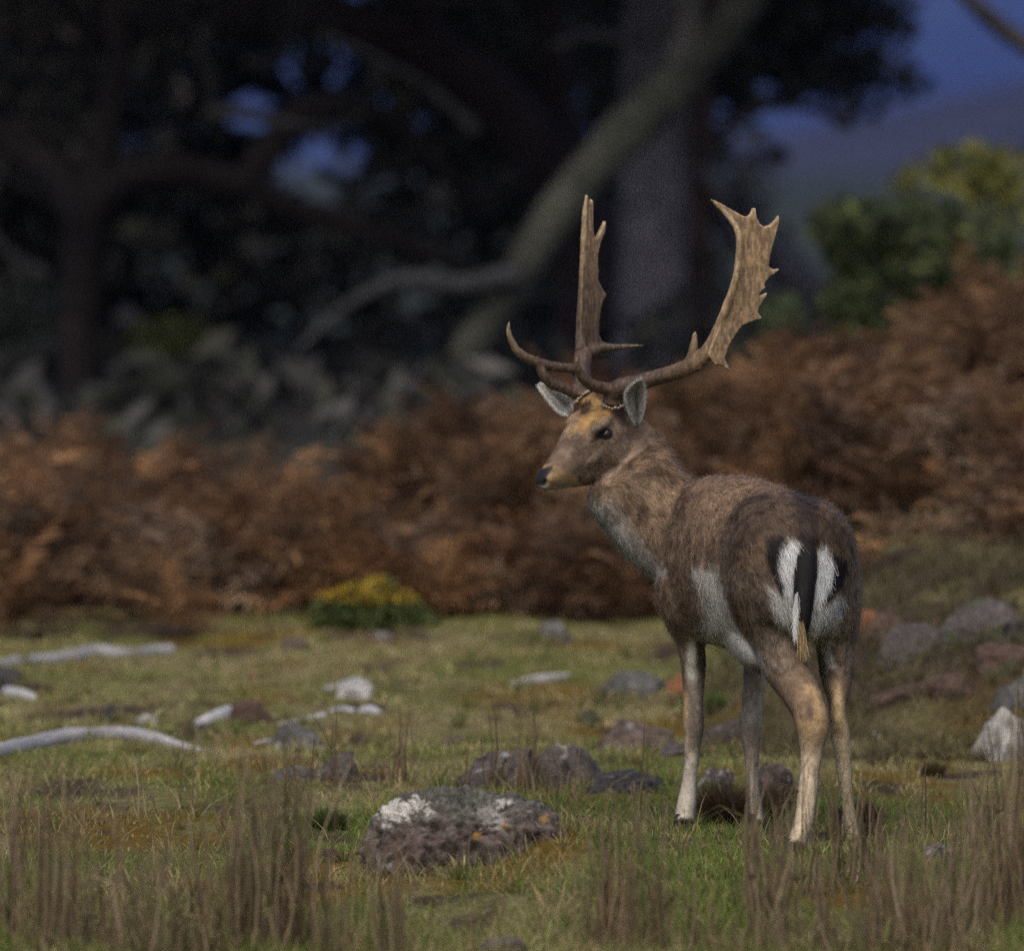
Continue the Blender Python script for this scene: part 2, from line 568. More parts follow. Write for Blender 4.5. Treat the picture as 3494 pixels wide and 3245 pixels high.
ROCKS = [
    # px, foot row, w, h, kind, label
    (861, 2478, 164, 78, 'brown', 'rounded red-brown boulder beside a pale bleached stick', dict(lichen=-.3, squar=.5)),
    (1010, 2568, 184, 92, 'grey', 'grey rock with white lichen and a dark mossy side behind the brown moss', dict(lichen=.25, moss=.35)),
    (1165, 2672, 165, 96, 'purple', 'dull purple-grey rock just behind the pitted boulder, beside dead stems', dict(lichen=.0)),
    (1000, 2680, 170, 60, 'grey', 'low grey stone half sunk among dry straw, touching the purple-grey rock', dict(lichen=.2)),
    (372, 2468, 52, 62, 'dark', 'small black pointed stone standing in the grass past the curved log', dict(lichen=-.5, sub=3)),
    (496, 2478, 84, 34, 'white', 'small flat whitish stone past the middle of the curved log', dict(lichen=.1, sub=3)),
    (1706, 2690, 260, 112, 'purple', 'hump-shaped grey and mauve rock with a pale green lichen spot on top', dict(lichen=.1)),
    (1975, 2690, 280, 135, 'purple', 'broad hummocky rock matted over with dead straw', dict(lichen=.05, moss=.1)),
    (2130, 2715, 250, 62, 'dark', 'long low blackish rock sloping down toward the front hoof', dict(lichen=.05, tilt=.12)),
    (2175, 2565, 250, 105, 'pink', 'sloping brown and pink rock behind the front leg', dict(lichen=.0, moss=.15, tilt=.15)),
    (2190, 2372, 240, 68, 'grey', 'flat grey slab seen past the front leg, next to a rust stone', dict(lichen=.2, squar=.5)),
    (2330, 2378, 110, 66, 'rust', 'rust-orange stone against the grey slab', dict(lichen=-.4)),
    (1215, 2385, 120, 45, 'white', 'bleached whitish low stone in the pale grass', dict(lichen=.2, sub=3)),
    (2006, 2470, 78, 42, 'dark', 'small dark grey stone in the grass behind the straw hummock', dict(lichen=.1, sub=3)),
    (1560, 2545, 110, 34, 'pink', 'thin pinkish stone with a white top, lying in short grass', dict(lichen=.15, sub=3)),
    (2000, 2834, 84, 42, 'brown', 'small brown clod at the foot of the pitted boulder, on the deer\'s side', dict(lichen=-.6, sub=3)),
    (1137, 2946, 70, 42, 'brown', 'small dark brown clod beside the orange moss and pitted boulder', dict(lichen=-.6, sub=3)),
    (1705, 3262, 160, 52, 'purple', 'low mauve stone in the grass well in front of the pitted boulder', dict(lichen=.1)),
    (2440, 2700, 165, 70, 'purple', 'grey rock streaked white on top between the front legs', dict(lichen=.3)),
    (2655, 2715, 140, 100, 'pink', 'pink-grey rock standing between front and hind legs', dict(lichen=.05)),
    (2462, 2552, 150, 82, 'purple', 'mauve rounded hummock stone seen between the front legs', dict(lichen=-.1)),
    (2330, 2580, 160, 40, 'purple', 'thin mauve stone just behind the near front leg', dict(lichen=-.1)),
    (3425, 2600, 190, 170, 'white', 'large jagged white rock on the slope below the bank', dict(lichen=.3, squar=.35)),
    (3470, 2440, 170, 110, 'grey', 'dark grey rock behind the jagged white rock', dict(lichen=.0)),
    (3195, 2940, 125, 56, 'grey', 'pale speckled stone low among the rushes behind the deer', dict(lichen=.35)),
    (3350, 2775, 70, 26, 'dark', 'tiny dark flat stone above the pale speckled stone', dict(lichen=-.3, sub=3)),
    (2985, 2150, 130, 60, 'rust', 'rust-red stone on the bank, touching the deer\'s thigh in outline', dict(lichen=-.5)),
    (1010, 2222, 96, 40, 'pink', 'pale pinkish flat stone at the foot of the bracken', dict(lichen=.1, sub=3)),
    (1300, 2200, 90, 36, 'pink', 'pale stone in front of the yellow gorse bush', dict(lichen=.2, sub=3)),
    (1130, 2190, 70, 30, 'brown', 'small brown stone near the yellow gorse bush', dict(lichen=-.3, sub=3)),
    (1890, 2190, 110, 62, 'grey', 'grey-blue stone at the edge of the bracken', dict(lichen=.3, sub=3)),
    (20, 2350, 110, 60, 'dark', 'dark stump-like stone beneath the far bleached branch', dict(lichen=-.1, sub=3)),
    (870, 2316, 60, 18, 'rust', 'tiny rust-coloured flat stone in open grass', dict(lichen=-.5, sub=3)),
    (2990, 2520, 40, 20, 'white', 'tiny white chip in the grass behind the hind leg', dict(lichen=.2, sub=3)),
    (3330, 2190, 330, 130, 'purple', 'big mauve boulder sunk in the straw-topped bank', dict(lichen=-.15, moss=.42, sub=5)),
    (3120, 2270, 260, 120, 'purple', 'shaded mauve boulder low on the bank face', dict(lichen=-.25, moss=.38, sub=5)),
    (3040, 2190, 170, 95, 'brown', 'dark earthy lump between the rust stone and the mauve boulder', dict(lichen=-.3, moss=.1)),
    (3240, 2380, 230, 75, 'brown', 'flat dark earthy stone under the bank', dict(lichen=-.3, moss=.25)),
    (3060, 2410, 190, 62, 'brown', 'low peaty hump below the bank, behind the far hind hock', dict(lichen=-.5, moss=.2)),
    (3470, 2300, 240, 90, 'brown', 'peaty lump topped with moss beside the dark grey rock', dict(lichen=-.5, moss=.4)),
]
for i, (px_, base, w_, h_, kind, lab, kw) in enumerate(ROCKS):
    rock(px_, base, w_, h_, kind, lab, 300 + i * 13, **kw)

# the pitted boulder in front, with white crusts of lichen
bp = on_ground(1560, 2965)
sc = F / bp[1]
zb = lambda pts: np.array([((1000 + x / 1.531 - 1560) / sc, (2965 - (2300 + y / 1.531)) / sc) for x, y in pts])
oc = zb([(400, 1060), (345, 900), (400, 800), (440, 700), (485, 640), (560, 612), (640, 590), (700, 566), (800, 552), (880, 545), (1000, 588), (1130, 600), (1280, 604), (1350, 660), (1395, 725), (1412, 800), (1400, 930), (1250, 1040), (1000, 1090), (880, 1100), (760, 1100), (600, 1095)])
oc = catmull(np.concatenate([oc, oc[:1]]), 5)[:-1]
cen = np.array([.005, .06])
ang = np.arctan2(oc[:, 1] - cen[1], oc[:, 0] - cen[0]); rad = np.hypot(oc[:, 0] - cen[0], oc[:, 1] - cen[1])
so_ = np.argsort(ang)
D, Fc = ICO[6]
th = np.arctan2(D[:, 2], D[:, 0])
rr = np.interp(th, np.concatenate([ang[so_] - 2 * np.pi, ang[so_], ang[so_] + 2 * np.pi]), np.tile(rad[so_], 3))
ep = np.sqrt(np.clip(1 - D[:, 1] ** 2, 0, 1)) ** .75
V = np.stack([cen[0] + rr * ep * np.cos(th), .17 * D[:, 1] * (1 + .15 * vnoise(D, 2, 5)), cen[1] + rr * ep * np.sin(th)], 1)
Nn = D / np.array([1.5, 1, 1]); Nn /= np.linalg.norm(Nn, axis=1)[:, None]
q1 = smooth(.12, .55, vnoise(V, 34, 401, 2)); q2 = smooth(.1, .5, vnoise(V, 75, 402, 2)); q3 = vnoise(V, 16, 403, 3)
front = smooth(.35, -.2, D[:, 2])
dis = .022 * q3 - .030 * q1 * (.35 + .65 * front) - .014 * q2 * (.5 + .5 * front) + .010 * vnoise(V, 110, 405, 2) + .012 * vnoise(V, 48, 412, 2) * (1 - front)
V = V + Nn * dis[:, None]
C = np.array([.118, .088, .080]) * (1 + .5 * vnoise(V, 22, 406, 3)[:, None])
C = C * (1 + .5 * vnoise(V, 90, 413, 2)[:, None]) * .88
C = C * (1 - .65 * smooth(.12, .42, vnoise(V, 42, 414, 2))[:, None])      # random dark speckles, pit shade put into the colour
gr = smooth(.25, .65, D[:, 2] + .25 * vnoise(V, 30, 407, 3))[:, None]
C = C * (1 - gr) + np.array([.078, .075, .064]) * (1 + .7 * vnoise(V, 60, 408, 2)[:, None]) * gr
sp = smooth(.35, .6, vnoise(V, 55, 409, 3))[:, None] * .5
C = C * (1 - sp) + np.array([.22, .20, .19]) * sp
xz = lambda X, Z: ((1000 + X / 1.531 - 1560) / sc, (2965 - (2300 + Z / 1.531)) / sc)
for X, Z, rx, rz, a in ((540, 640, 110, 46, .95), (640, 610, 60, 24, .95), (470, 705, 36, 50, .8), (715, 640, 34, 24, 1.0), (1095, 612, 46, 16, .85), (1010, 660, 50, 60, .3), (1090, 690, 45, 40, .4), (480, 930, 60, 70, .25)):
    cx, cz = xz(X, Z)
    d = np.hypot((V[:, 0] - cx) / (rx / 1.531 / sc), (V[:, 2] - cz) / (rz / 1.531 / sc)) + .75 * vnoise(V, 85, 410, 3)
    k = (smooth(1.0, .8, d) * a * (D[:, 1] < .3))[:, None]
    C = C * (1 - k) + np.array([.46, .44, .41]) * k
for X, Z in ((960, 760), (1105, 715), (1310, 690)):
    cx, cz = xz(X, Z)
    k = smooth(.011, .004, np.hypot(V[:, 0] - cx, V[:, 2] - cz))[:, None] * .8
    C = C * (1 - k) + np.array([.35, .19, .03]) * k
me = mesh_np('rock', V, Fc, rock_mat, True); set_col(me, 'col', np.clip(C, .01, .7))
ROCKFEET.append((bp[0] + .02, bp[1] + .13, .24, .17))
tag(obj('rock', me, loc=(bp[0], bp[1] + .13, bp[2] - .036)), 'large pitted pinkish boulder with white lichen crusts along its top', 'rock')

# bleached logs and sticks
wood_mat = attr_mat('bleached_wood', rough=.8, spec=.2, noise=60, amount=.4, bump=.004, bump_scale=90)


def log(rows, label, seed, name='log', lift=.35, col=(.27, .265, .28), flat=1.0):
    """rows: px, row of the middle line, radius in pixels; lies on the ground below its first point's foot"""
    R = np.array(rows, float)
    base = np.array([on_ground(x, y + r * lift) for x, y, r in rows])
    P = np.array([at(x, y - r * .25, b[1] + .02) for (x, y, r), b in zip(rows, base)])
    rad = R[:, 2] * 1.25 / F * P[:, 1]
    PP = catmull(np.concatenate([P, rad[:, None]], 1), 7)
    c = PP[:, :3]; rd = np.maximum(PP[:, 3], .002)
    kn = vnoise(c, 9, seed, 2)
    V, Fc = tube(c, rd * (1 + .18 * kn), 14)
    D = V - np.repeat(c, 14, 0)
    an = np.arctan2(D[:, 2], D[:, 1])
    gr = vnoise(np.stack([np.cos(an) * 2, np.sin(an) * 2, V[:, 0] * 3], 1), 3.0, seed + 1, 3)
    V = np.repeat(c, 14, 0) + D * (1 + .16 * gr)[:, None]
    C = np.array(col) * (1 + .45 * gr)[:, None]
    o = V[0] * 0 + c[len(c) // 2]
    me = mesh_np(name, V - o, Fc, wood_mat, True); set_col(me, 'col', np.clip(C, .02, .7))
    ob = obj(name, me, loc=o)
    tag(ob, label, 'log' if name == 'log' else 'branch')
    return ob


log([(-120, 2592, 26), (0, 2572, 25), (100, 2551, 25), (200, 2531, 26), (300, 2517, 24), (400, 2511, 22), (480, 2522, 21), (560, 2538, 17), (640, 2558, 11), (710, 2569, 6), (770, 2572, 2)],
    'long curved bleached log arching over the grass', 501)
log([(-150, 2284, 20), (0, 2274, 20), (120, 2262, 18), (230, 2250, 19), (320, 2232, 22), (420, 2238, 18), (520, 2230, 19), (590, 2222, 14)], 'straight bleached branch lying before the low bracken', 502, 'branch')
log([(20, 2362, 12), (70, 2374, 15), (120, 2386, 10)], 'short whitish wood splinter under the straight bleached branch', 503, 'branch', col=(.33, .33, .335))
log([(668, 2474, 10), (720, 2462, 19), (775, 2440, 20), (800, 2434, 14)], 'thick pale broken stick leaning on the red-brown boulder', 504, 'branch', col=(.33, .33, .35))
log([(952, 2474, 4), (1010, 2464, 5), (1060, 2452, 6), (1108, 2444, 8)], 'thin pale twig behind the lichened grey rock', 505, 'branch', col=(.33, .33, .35))
log([(1128, 2428, 5), (1170, 2424, 8), (1206, 2430, 9)], 'short white twig beyond the thin pale twig', 506, 'branch', col=(.36, .36, .38))
log([(1225, 2432, 9), (1258, 2430, 16), (1292, 2436, 10)], 'stubby white piece of wood at the end of the twigs', 507, 'branch', col=(.31, .31, .33))
log([(1745, 2338, 8), (1800, 2330, 13), (1870, 2322, 14), (1940, 2312, 9)], 'pale weathered plank-like branch in the open grass by the deer', 508, 'branch', col=(.36, .35, .34))
log([(865, 2540, 3), (900, 2534, 6), (930, 2530, 5)], 'small pale splinter touching the lichened grey rock', 509, 'branch', col=(.4, .4, .42))
log([(1100, 2352, 6), (1150, 2356, 14), (1215, 2338, 18), (1262, 2352, 11)], 'grey weathered root lump past the white twigs', 510, 'branch', col=(.34, .34, .36))

for f in FOOT:
    ROCKFEET.append((f[0], f[1] + .01, .05, .045))
tussocks()
# ------------------------------------------------------------------ rushes
rush_mat = attr_mat('rush', rough=.7, spec=.2, trans=.15)


def rush_clump(px_, base, height, n, spread, label, seed, thick=.0019, lean=.15, dark=1.0, heads=.02):
    r = np.random.default_rng(seed)
    p = on_ground(px_, base)
    sw = spread / F * p[1]
    parts, cols, hp_, hcol = [], [], [], []
    for i in range(n):
        x = p[0] + r.normal(0, sw); y = p[1] + r.normal(0, sw * .7)
        z = gh(x, y) - .01
        h = height * 1.12 * (1.10 - .85 * r.random() ** 1.3)
        a = r.uniform(0, 2 * np.pi); l_ = abs(r.normal(0, lean)) * h
        bend = r.normal(0, .018, 2)
        t = np.linspace(0, 1, 5)
        P = np.stack([x + math.cos(a) * l_ * t ** 1.4 + bend[0] * np.sin(t * 3.1), y + math.sin(a) * l_ * t ** 1.4 + bend[1] * np.sin(t * 3.1), z + h * t], 1)
        if r.random() < .08:                       # snapped stem
            P[3:] = P[2] + np.array([[math.cos(a) * .5, math.sin(a) * .5, .15], [math.cos(a), math.sin(a), -.1]]) * h * .3
        th_ = thick * r.uniform(.6, 1.35)
        parts.append(tube(P, np.array([1, .95, .85, .7, .3]) * th_, 4))
        k = r.random()
        c0 = np.array([.165, .112, .064]) if k < .5 else (np.array([.27, .205, .130]) if k < .85 else np.array([.09, .09, .03]))
        c0 = c0 * r.uniform(.35, 1.35) * dark
        ct = np.repeat(np.linspace(0, 1, 5), 4)[:, None]
        cols.append(c0 * (1 - ct) + (c0 * .85 + np.array([.02, .017, .016])) * ct)
        if r.random() < heads:
            q = P[3] * .45 + P[4] * .55
            s = r.uniform(.0025, .0042)
            hp_.append((ICO[3][0][:, :] * np.array([s, s, s * 1.4]) * (1 + .3 * r.random((len(ICO[3][0]), 1))) + q))
    V, Fc = join(parts)
    root = bpy.data.objects.new('rush_clump', None); COL.objects.link(root); root.location = p
    tag(root, label, 'rush')
    me = mesh_np('stems', V, Fc, rush_mat); set_col(me, 'col', np.concatenate(cols))
    o = obj('stems', me, root); o['kind'] = 'stuff'
    if hp_:
        V = np.concatenate(hp_); m3 = len(ICO[3][0])
        Fh = np.concatenate([ICO[3][1] + i * m3 for i in range(len(hp_))])
        me = mesh_np('seed_heads', V, Fh, rush_mat); set_col(me, 'col', np.tile([.05, .028, .02], (len(V), 1)))
        o = obj('seed_heads', me, root); o['kind'] = 'stuff'
    return root


RUSH = [
    # px, foot row, height m, stems, spread px, label
    (60, 3240, 0.37, 55, 55, 'tall brown rush clump with dark seed heads at the end of the dead rush bed'),
    (190, 3258, 0.36, 55, 60, 'thick dead rush clump next to the one with seed heads'),
    (330, 3245, 0.31, 43, 60, 'ragged brown rush clump in front of the orange moss'),
    (470, 3267, 0.28, 43, 60, 'thin rush clump with broken pale stems in front of the moss'),
    (620, 3258, 0.27, 43, 55, 'low brown rush clump between the moss and the tall dark stems'),
    (760, 3267, 0.32, 49, 50, 'brown rush clump leaning beside the tall dark stems'),
    (880, 3263, 0.40, 58, 42, 'dense tall rush clump with greenish stem bases'),
    (985, 3249, 0.43, 68, 32, 'tallest tight bundle of dark rush stems ahead of the pitted boulder'),
    (1150, 3281, 0.22, 37, 60, 'soft brown rush tips below the pitted boulder'),
    (1330, 3290, 0.27, 37, 45, 'sparse brown rush tips in front of the pitted boulder'),
    (2075, 3258, 0.32, 58, 38, 'upright bundle of grey-brown rushes before the front leg'),
    (2190, 3263, 0.31, 49, 42, 'grey-brown rush clump between the upright bundle and the deer'),
    (2330, 3254, 0.16, 24, 60, 'short sparse rushes below the front hoof'),
    (2575, 3120, 0.37, 28, 24, 'narrow tall rush tuft with a rust-coloured stem crossing the far front leg'),
    (2640, 3180, 0.26, 37, 45, 'thin rush clump between far front leg and near hind hoof'),
    (2780, 3060, 0.26, 55, 50, 'brown rushes growing round the near hind hoof'),
    (2880, 3020, 0.24, 90, 50, 'dark rush clump round the far hind hoof'),
    (2960, 2990, 0.22, 70, 45, 'feathery dark rush clump just behind the far hind hoof'),
    (3040, 3180, 0.27, 37, 60, 'loose brown rush clump below the pale speckled stone'),
    (3170, 3213, 0.26, 43, 60, 'brown rush clump in front of the pale speckled stone'),
    (3300, 3209, 0.33, 55, 55, 'leaning brown rush clump next to the tall edge clump'),
    (3400, 3160, 0.36, 62, 50, 'thick rush clump in front of the jagged white rock'),
    (3480, 3120, 0.46, 62, 36, 'tall dark rush clump directly before the jagged white rock'),
    (2790, 3258, 0.20, 49, 90, 'low dense rushes in front of the hind hooves'),
    (3010, 3263, 0.19, 49, 90, 'low dense rushes with a bent pale stalk'),
    (3250, 3272, 0.21, 49, 90, 'low dense dark rushes by the leaning clump'),
    (2560, 3267, 0.17, 37, 70, 'low thin rushes in front of the narrow tall tuft'),
    (650, 2760, 0.20, 9, 22, 'few bare dark stems standing behind the orange moss'),
    (480, 2790, 0.15, 10, 30, 'few leaning bare stems among the moss'),
    (1050, 2680, 0.14, 8, 30, 'few thin stems beside the purple-grey rock'),
    (1130, 2690, 0.20, 6, 14, 'two or three upright stems in front of the purple-grey rock'),
    (1390, 2680, 0.19, 14, 16, 'tight group of upright dark stems behind the pitted boulder'),
    (1330, 2690, 0.17, 6, 14, 'sparse stems next to the tight dark group'),
    (1590, 2690, 0.18, 5, 8, 'single upright stalks behind the crest of the pitted boulder'),
    (1680, 2690, 0.23, 6, 10, 'tall single stalk rising before the lichen-spotted mauve rock'),
    (1810, 2700, 0.24, 12, 18, 'tall leaning stalks beside the straw hummock'),
    (1760, 2700, 0.13, 22, 40, 'short stems crowding behind the pitted boulder'),
    (1900, 2740, 0.16, 22, 40, 'short brown stems at the shoulder of the pitted boulder'),
    (2190, 2800, 0.22, 6, 12, 'lone thin stalks near the front hoof'),
    (3190, 2880, 0.20, 10, 40, 'thin seeded stems above the pale speckled stone'),
    (3350, 2900, 0.22, 14, 40, 'seeded stems before the jagged white rock'),
    (60, 2980, 0.22, 14, 40, 'short seeded stems behind the dead rush bed'),
    (900, 2900, 0.16, 14, 50, 'short brown stems behind the tall dark bundle'),
]
for i, (x_, b_, h_, n_, s_, lab) in enumerate(RUSH):
    rush_clump(x_, b_, h_, int(n_ * (1.1 if n_ > 20 else 1) * (.35 if 2600 < x_ < 3000 and b_ < 3100 else 1)), s_, lab, 600 + i)

# ---- heather tufts: dark twiggy cushions
def tuft(px_, base, w, h, col, label, seed, n=900, name='heather_tuft', tip=None, Y=None):
    r = np.random.default_rng(seed)
    p = on_ground(px_, base)
    sc = F / p[1]
    R_, H_ = w / sc / 2, h / sc
    a = r.uniform(0, 2 * np.pi, n); q = np.sqrt(r.random(n)) * R_ * .55
    P = np.stack([p[0] + np.cos(a) * q, p[1] + np.sin(a) * q * .8, np.zeros(n)], 1); P[:, 2] = gh(P[:, 0], P[:, 1])
    c = np.array(col) * r.lognormal(0, .4, (n, 1)); t_ = (np.array(tip) if tip is not None else np.array(col) * 1.4) * r.lognormal(0, .3, (n, 1))
    me = blades(name, P, H_ * r.uniform(.4, 1.05, n), np.full(n, .004), np.clip(q / R_ / .55 * .75 + r.normal(0, .15, n), .02, .95), c, t_, az=a + r.normal(0, .4, n), seg=3, rgn=r, mat=blade_mat)
    me.transform(Matrix.Translation(-Vector(p)))
    o = obj(name, me, loc=p)
    tag(o, label, 'plant')
    return o


tuft(2470, 2815, 200, 175, (.045, .03, .016), 'dark brown heather tuft between the front legs', 701, 1500, tip=(.13, .085, .045))
tuft(2930, 2850, 130, 150, (.035, .024, .016), 'dark heather tuft behind the far hind leg', 702, 900, tip=(.09, .06, .035))
tuft(2640, 2790, 120, 130, (.04, .028, .018), 'small dark heather tuft beside the pink-grey rock', 703, 700, tip=(.11, .07, .04))
tuft(3180, 2650, 120, 70, (.05, .04, .02), 'low dark heather tuft up the slope near the white rock', 704, 500, tip=(.12, .09, .04))
tuft(1120, 2830, 170, 90, (.03, .055, .015), 'dark green grass tuft beside the pitted boulder', 705, 900, name='grass_tuft', tip=(.10, .12, .04))
tuft(2400, 2440, 200, 90, (.05, .08, .02), 'bright green grass tuft seen between the front legs', 706, 900, name='grass_tuft', tip=(.09, .12, .03))

# ------------------------------------------------------------------ dead bracken
bracken_mat = attr_mat('bracken', rough=.75, spec=.15, trans=.25)


def frond(r):
    """one dead frond along +Y from the origin, curled; returns verts, tris"""
    L_ = 1.0
    V, T = [], []
    nP = 11
    t = np.linspace(0, 1, 7)
    rx = r.normal(0, .04) * t ** 2
    ry = t * .95
    rz = .35 * t - .55 * t ** 2.2
    for i in range(6):                              # rachis
        k = len(V)
        w = .008 * (1 - t[i] * .8)
        V += [(rx[i] - w, ry[i], rz[i]), (rx[i] + w, ry[i], rz[i]), (rx[i + 1], ry[i + 1], rz[i + 1])]
        T.append((k, k + 1, k + 2))
    for i in range(nP):
        s = .22 + .76 * i / (nP - 1)
        c = np.array([np.interp(s, t, rx), np.interp(s, t, ry), np.interp(s, t, rz)])
        ln = .24 * math.sin(math.pi * (1 - (s - .22) / .95) ** .8 * .55 + .25) * r.uniform(.7, 1.15)
        for sd_ in (-1, 1):
            fw = r.uniform(.2, .6); dr = r.uniform(-.75, .15)
            d = np.array([sd_ * 1.0, fw, dr]); d /= np.linalg.norm(d)
            e = np.array([0, 1, r.normal(0, .5)]); e /= np.linalg.norm(e)
            wd = ln * .15
            m1 = c + d * ln * .5 + np.array([0, 0, .05 * ln]); tp = c + d * ln + np.array([0, 0, -.25 * ln * r.random()])
            k = len(V)
            V += [tuple(c - e * wd * .5), tuple(c + e * wd * .5), tuple(m1 - e * wd * .6), tuple(m1 + e * wd * .6), tuple(tp)]
            T += [(k, k + 1, k + 3), (k, k + 3, k + 2), (k + 2, k + 3, k + 4)]
    return np.array(V), np.array(T)


FR = [frond(np.random.default_rng(800 + i)) for i in range(8)]


def thicket(name, n, xr, yr, hfun, label, seed, cols, hole=.0, size=(.22, .40)):
    r = np.random.default_rng(seed)
    Vs, Ts, Cs, k = [], [], [], 0
    per = 34
    m = n // per * 5
    X, Yy = r.uniform(*xr, m), r.uniform(*yr, m)
    HM = hfun(X, Yy)
    P0 = np.stack([X, Yy, X * 0], 1)
    ok = np.nonzero((HM > .05) & (r.random(m) < .6 + 1.1 * vnoise(P0, 1.9, seed + 1, 2)))[0][:n // per]
    top = HM * (.70 + .34 * smooth(-.35, .45, vnoise(P0 * np.array([1, .5, 1]), 1.9, seed + 1, 2)))
    for q in ok:                                     # one plant: fronds spreading from a stalk
        s0 = r.uniform(*size) * float(np.clip(.45 + .25 * (Yy[q] - 23.2), .45, 1))
        c0 = np.array([X[q], Yy[q], float(gh(X[q], Yy[q])) + max(.04, top[q] * r.uniform(.25, 1.0) ** .6 - s0 * .62)])
        cc = np.array(cols[r.integers(len(cols))]) * r.lognormal(-.05, .42)
        for _ in range(per):
            V, T = FR[r.integers(8)]
            az, pt, rl = r.uniform(0, 2 * np.pi), r.uniform(.0, 1.5), r.normal(0, .5)
            M = np.array(Matrix.Rotation(az, 3, 'Z') @ Matrix.Rotation(pt, 3, 'X') @ Matrix.Rotation(rl, 3, 'Y'))
            W_ = (V * (s0 * r.uniform(.55, 1.1))) @ M.T + c0 + r.normal(0, .035, 3)
            c = cc * .6 + np.array(cols[r.integers(len(cols))]) * .4
            Vs.append(W_); Ts.append(T + k); Cs.append(np.tile(c * r.lognormal(0, .25), (len(V), 1)) * (1 + .25 * r.normal(size=(len(V), 1)))); k += len(V)
    # bare stalks down to the ground
    me = mesh_np(name, np.concatenate(Vs), np.concatenate(Ts), bracken_mat)
    set_col(me, 'col', np.clip(np.concatenate(Cs) * np.array([.80, .84, .90]), .008, .6))
    o = obj(name, me)
    tag(o, label, 'bracken', None, 'stuff')
    return o


BR = [(.155, .076, .033), (.195, .105, .050), (.125, .056, .026), (.22, .135, .075), (.085, .042, .022), (.15, .082, .042), (.055, .030, .019), (.16, .115, .08), (.20, .10, .04)]


def row_h(tab, y0):
    """crest of the bracken read off the photo: pixel column -> row, turned into heights at distance y"""
    tab = np.array(tab, float)

    def f(x, y):
        px_ = W0 / 2 + x / y * F
        row = np.interp(px_, tab[:, 0], tab[:, 1])
        z = at(px_, row, y)[..., 2]
        return np.maximum(0.0, z - gh(x, y))
    return f


crest = row_h([(-800, 1600), (-200, 1640), (0, 1610), (120, 1550), (230, 1575), (290, 1700), (370, 1670), (470, 1640), (600, 1690), (760, 1720), (880, 1770), (1000, 1740), (1150, 1780), (1230, 1720), (1300, 1560), (1380, 1440), (1480, 1390), (1620, 1360), (1750, 1390), (1880, 1340), (2000, 1290), (2120, 1250),
                (2300, 1215), (2450, 1170), (2600, 1180), (2750, 1150), (2880, 1150), (2980, 1190), (3080, 1170), (3180, 1120), (3260, 1010), (3360, 940), (3494, 920), (3800, 880), (4400, 900)], 28.0)
thicket('bracken_thicket', 4700, (-3.6, -.55), (25.5, 30.5), lambda x, y: crest(x, y) * np.clip(.28 + .45 * (y - 25.7), .1, 1), 'low rust-brown dead bracken behind the bleached branch', 901, BR)
thicket('bracken_thicket', 4800, (-.55, 1.1), (25.7, 30.5), lambda x, y: crest(x, y) * np.clip(.25 + .42 * (y - 25.9), .1, 1), 'hump of dead brown bracken behind the deer\'s head and neck', 902, BR)
thicket('bracken_thicket', 7200, (1.1, 4.2), (23.2, 30.5), lambda x, y: crest(x, y) * np.clip(.16 + .30 * (y - 22.7), .1, 1), 'tall bank of dead brown bracken above the straw-topped slope', 903, BR)

# yellow gorse cushion at the edge of the bracken
def leaf_cloud(n, r, shape, size, cols, squash=.6):
    """n small leaf quads filling shape(n)->points"""
    P = shape(n)
    u = r.normal(size=(n, 3)); u /= np.linalg.norm(u, axis=1)[:, None]
    v = np.cross(u, r.normal(size=(n, 3))); v /= np.linalg.norm(v, axis=1)[:, None]
    s = size * r.uniform(.55, 1.4, (n, 1))
    V = np.stack([P - u * s * .5, P + v * s * .5 * squash, P + u * s * .5, P - v * s * .5 * squash], 1).reshape(-1, 3)
    Fc = (np.arange(n)[:, None] * 4 + np.arange(4)[None])
    ci = r.integers(0, len(cols), n)
    C = np.array(cols)[ci] * r.lognormal(0, .3, (n, 1))
    return V, Fc, np.repeat(C, 4, 0)


leaf_mat = attr_mat('leaf', rough=.6, spec=.25, trans=.25)
gp = on_ground(1290, 2145)
r = np.random.default_rng(950)


def dome(c, ax):
    def f(n):
        q = r.normal(size=(n, 3)); q /= np.linalg.norm(q, axis=1)[:, None]
        q[:, 2] = np.abs(q[:, 2])
        k = 1 + .25 * vnoise(q, 2.2, 77, 2)
        return np.array(c) + q * np.array(ax) * (r.uniform(.75, 1.0, n) * k)[:, None]
    return f


groot = bpy.data.objects.new('gorse_bush', None); COL.objects.link(groot); groot.location = gp
tag(groot, 'small rounded gorse bush with yellow crown at the edge of the bracken', 'bush')
V, Fc, C = leaf_cloud(5200, r, dome(gp, (.22, .16, .15)), .022, [(.06, .085, .02), (.045, .06, .02), (.09, .10, .03)])
me = mesh_np('foliage', V, Fc, leaf_mat); set_col(me, 'col', C); o = obj('foliage', me, groot); o['kind'] = 'stuff'
V, Fc, C = leaf_cloud(3200, r, dome(gp + np.array([-.01, -.01, .05]), (.19, .15, .115)), .02, [(.36, .24, .018), (.28, .19, .018), (.16, .14, .02), (.30, .17, .02)])
k_ = V.reshape(-1, 4, 3).mean(1)[:, 2] > gp[2] + .10
Vq = V.reshape(-1, 4, 3)[k_].reshape(-1, 3); Cq = C.reshape(-1, 4, 3)[k_].reshape(-1, 3)
me = mesh_np('flowers', Vq, (np.arange(len(Vq) // 4)[:, None] * 4 + np.arange(4)[None]), leaf_mat); set_col(me, 'col', Cq); o = obj('flowers', me, groot); o['kind'] = 'stuff'
V, Fc = tube([gp + np.array([0, 0, -.03]), gp + np.array([.01, 0, .06]), gp + np.array([.02, .01, .15])], [.014, .011, .006], 7)
me = mesh_np('stem', V, Fc, wood_mat); set_col(me, 'col', np.tile([.06, .045, .03], (len(V), 1))); obj('stem', me, groot)
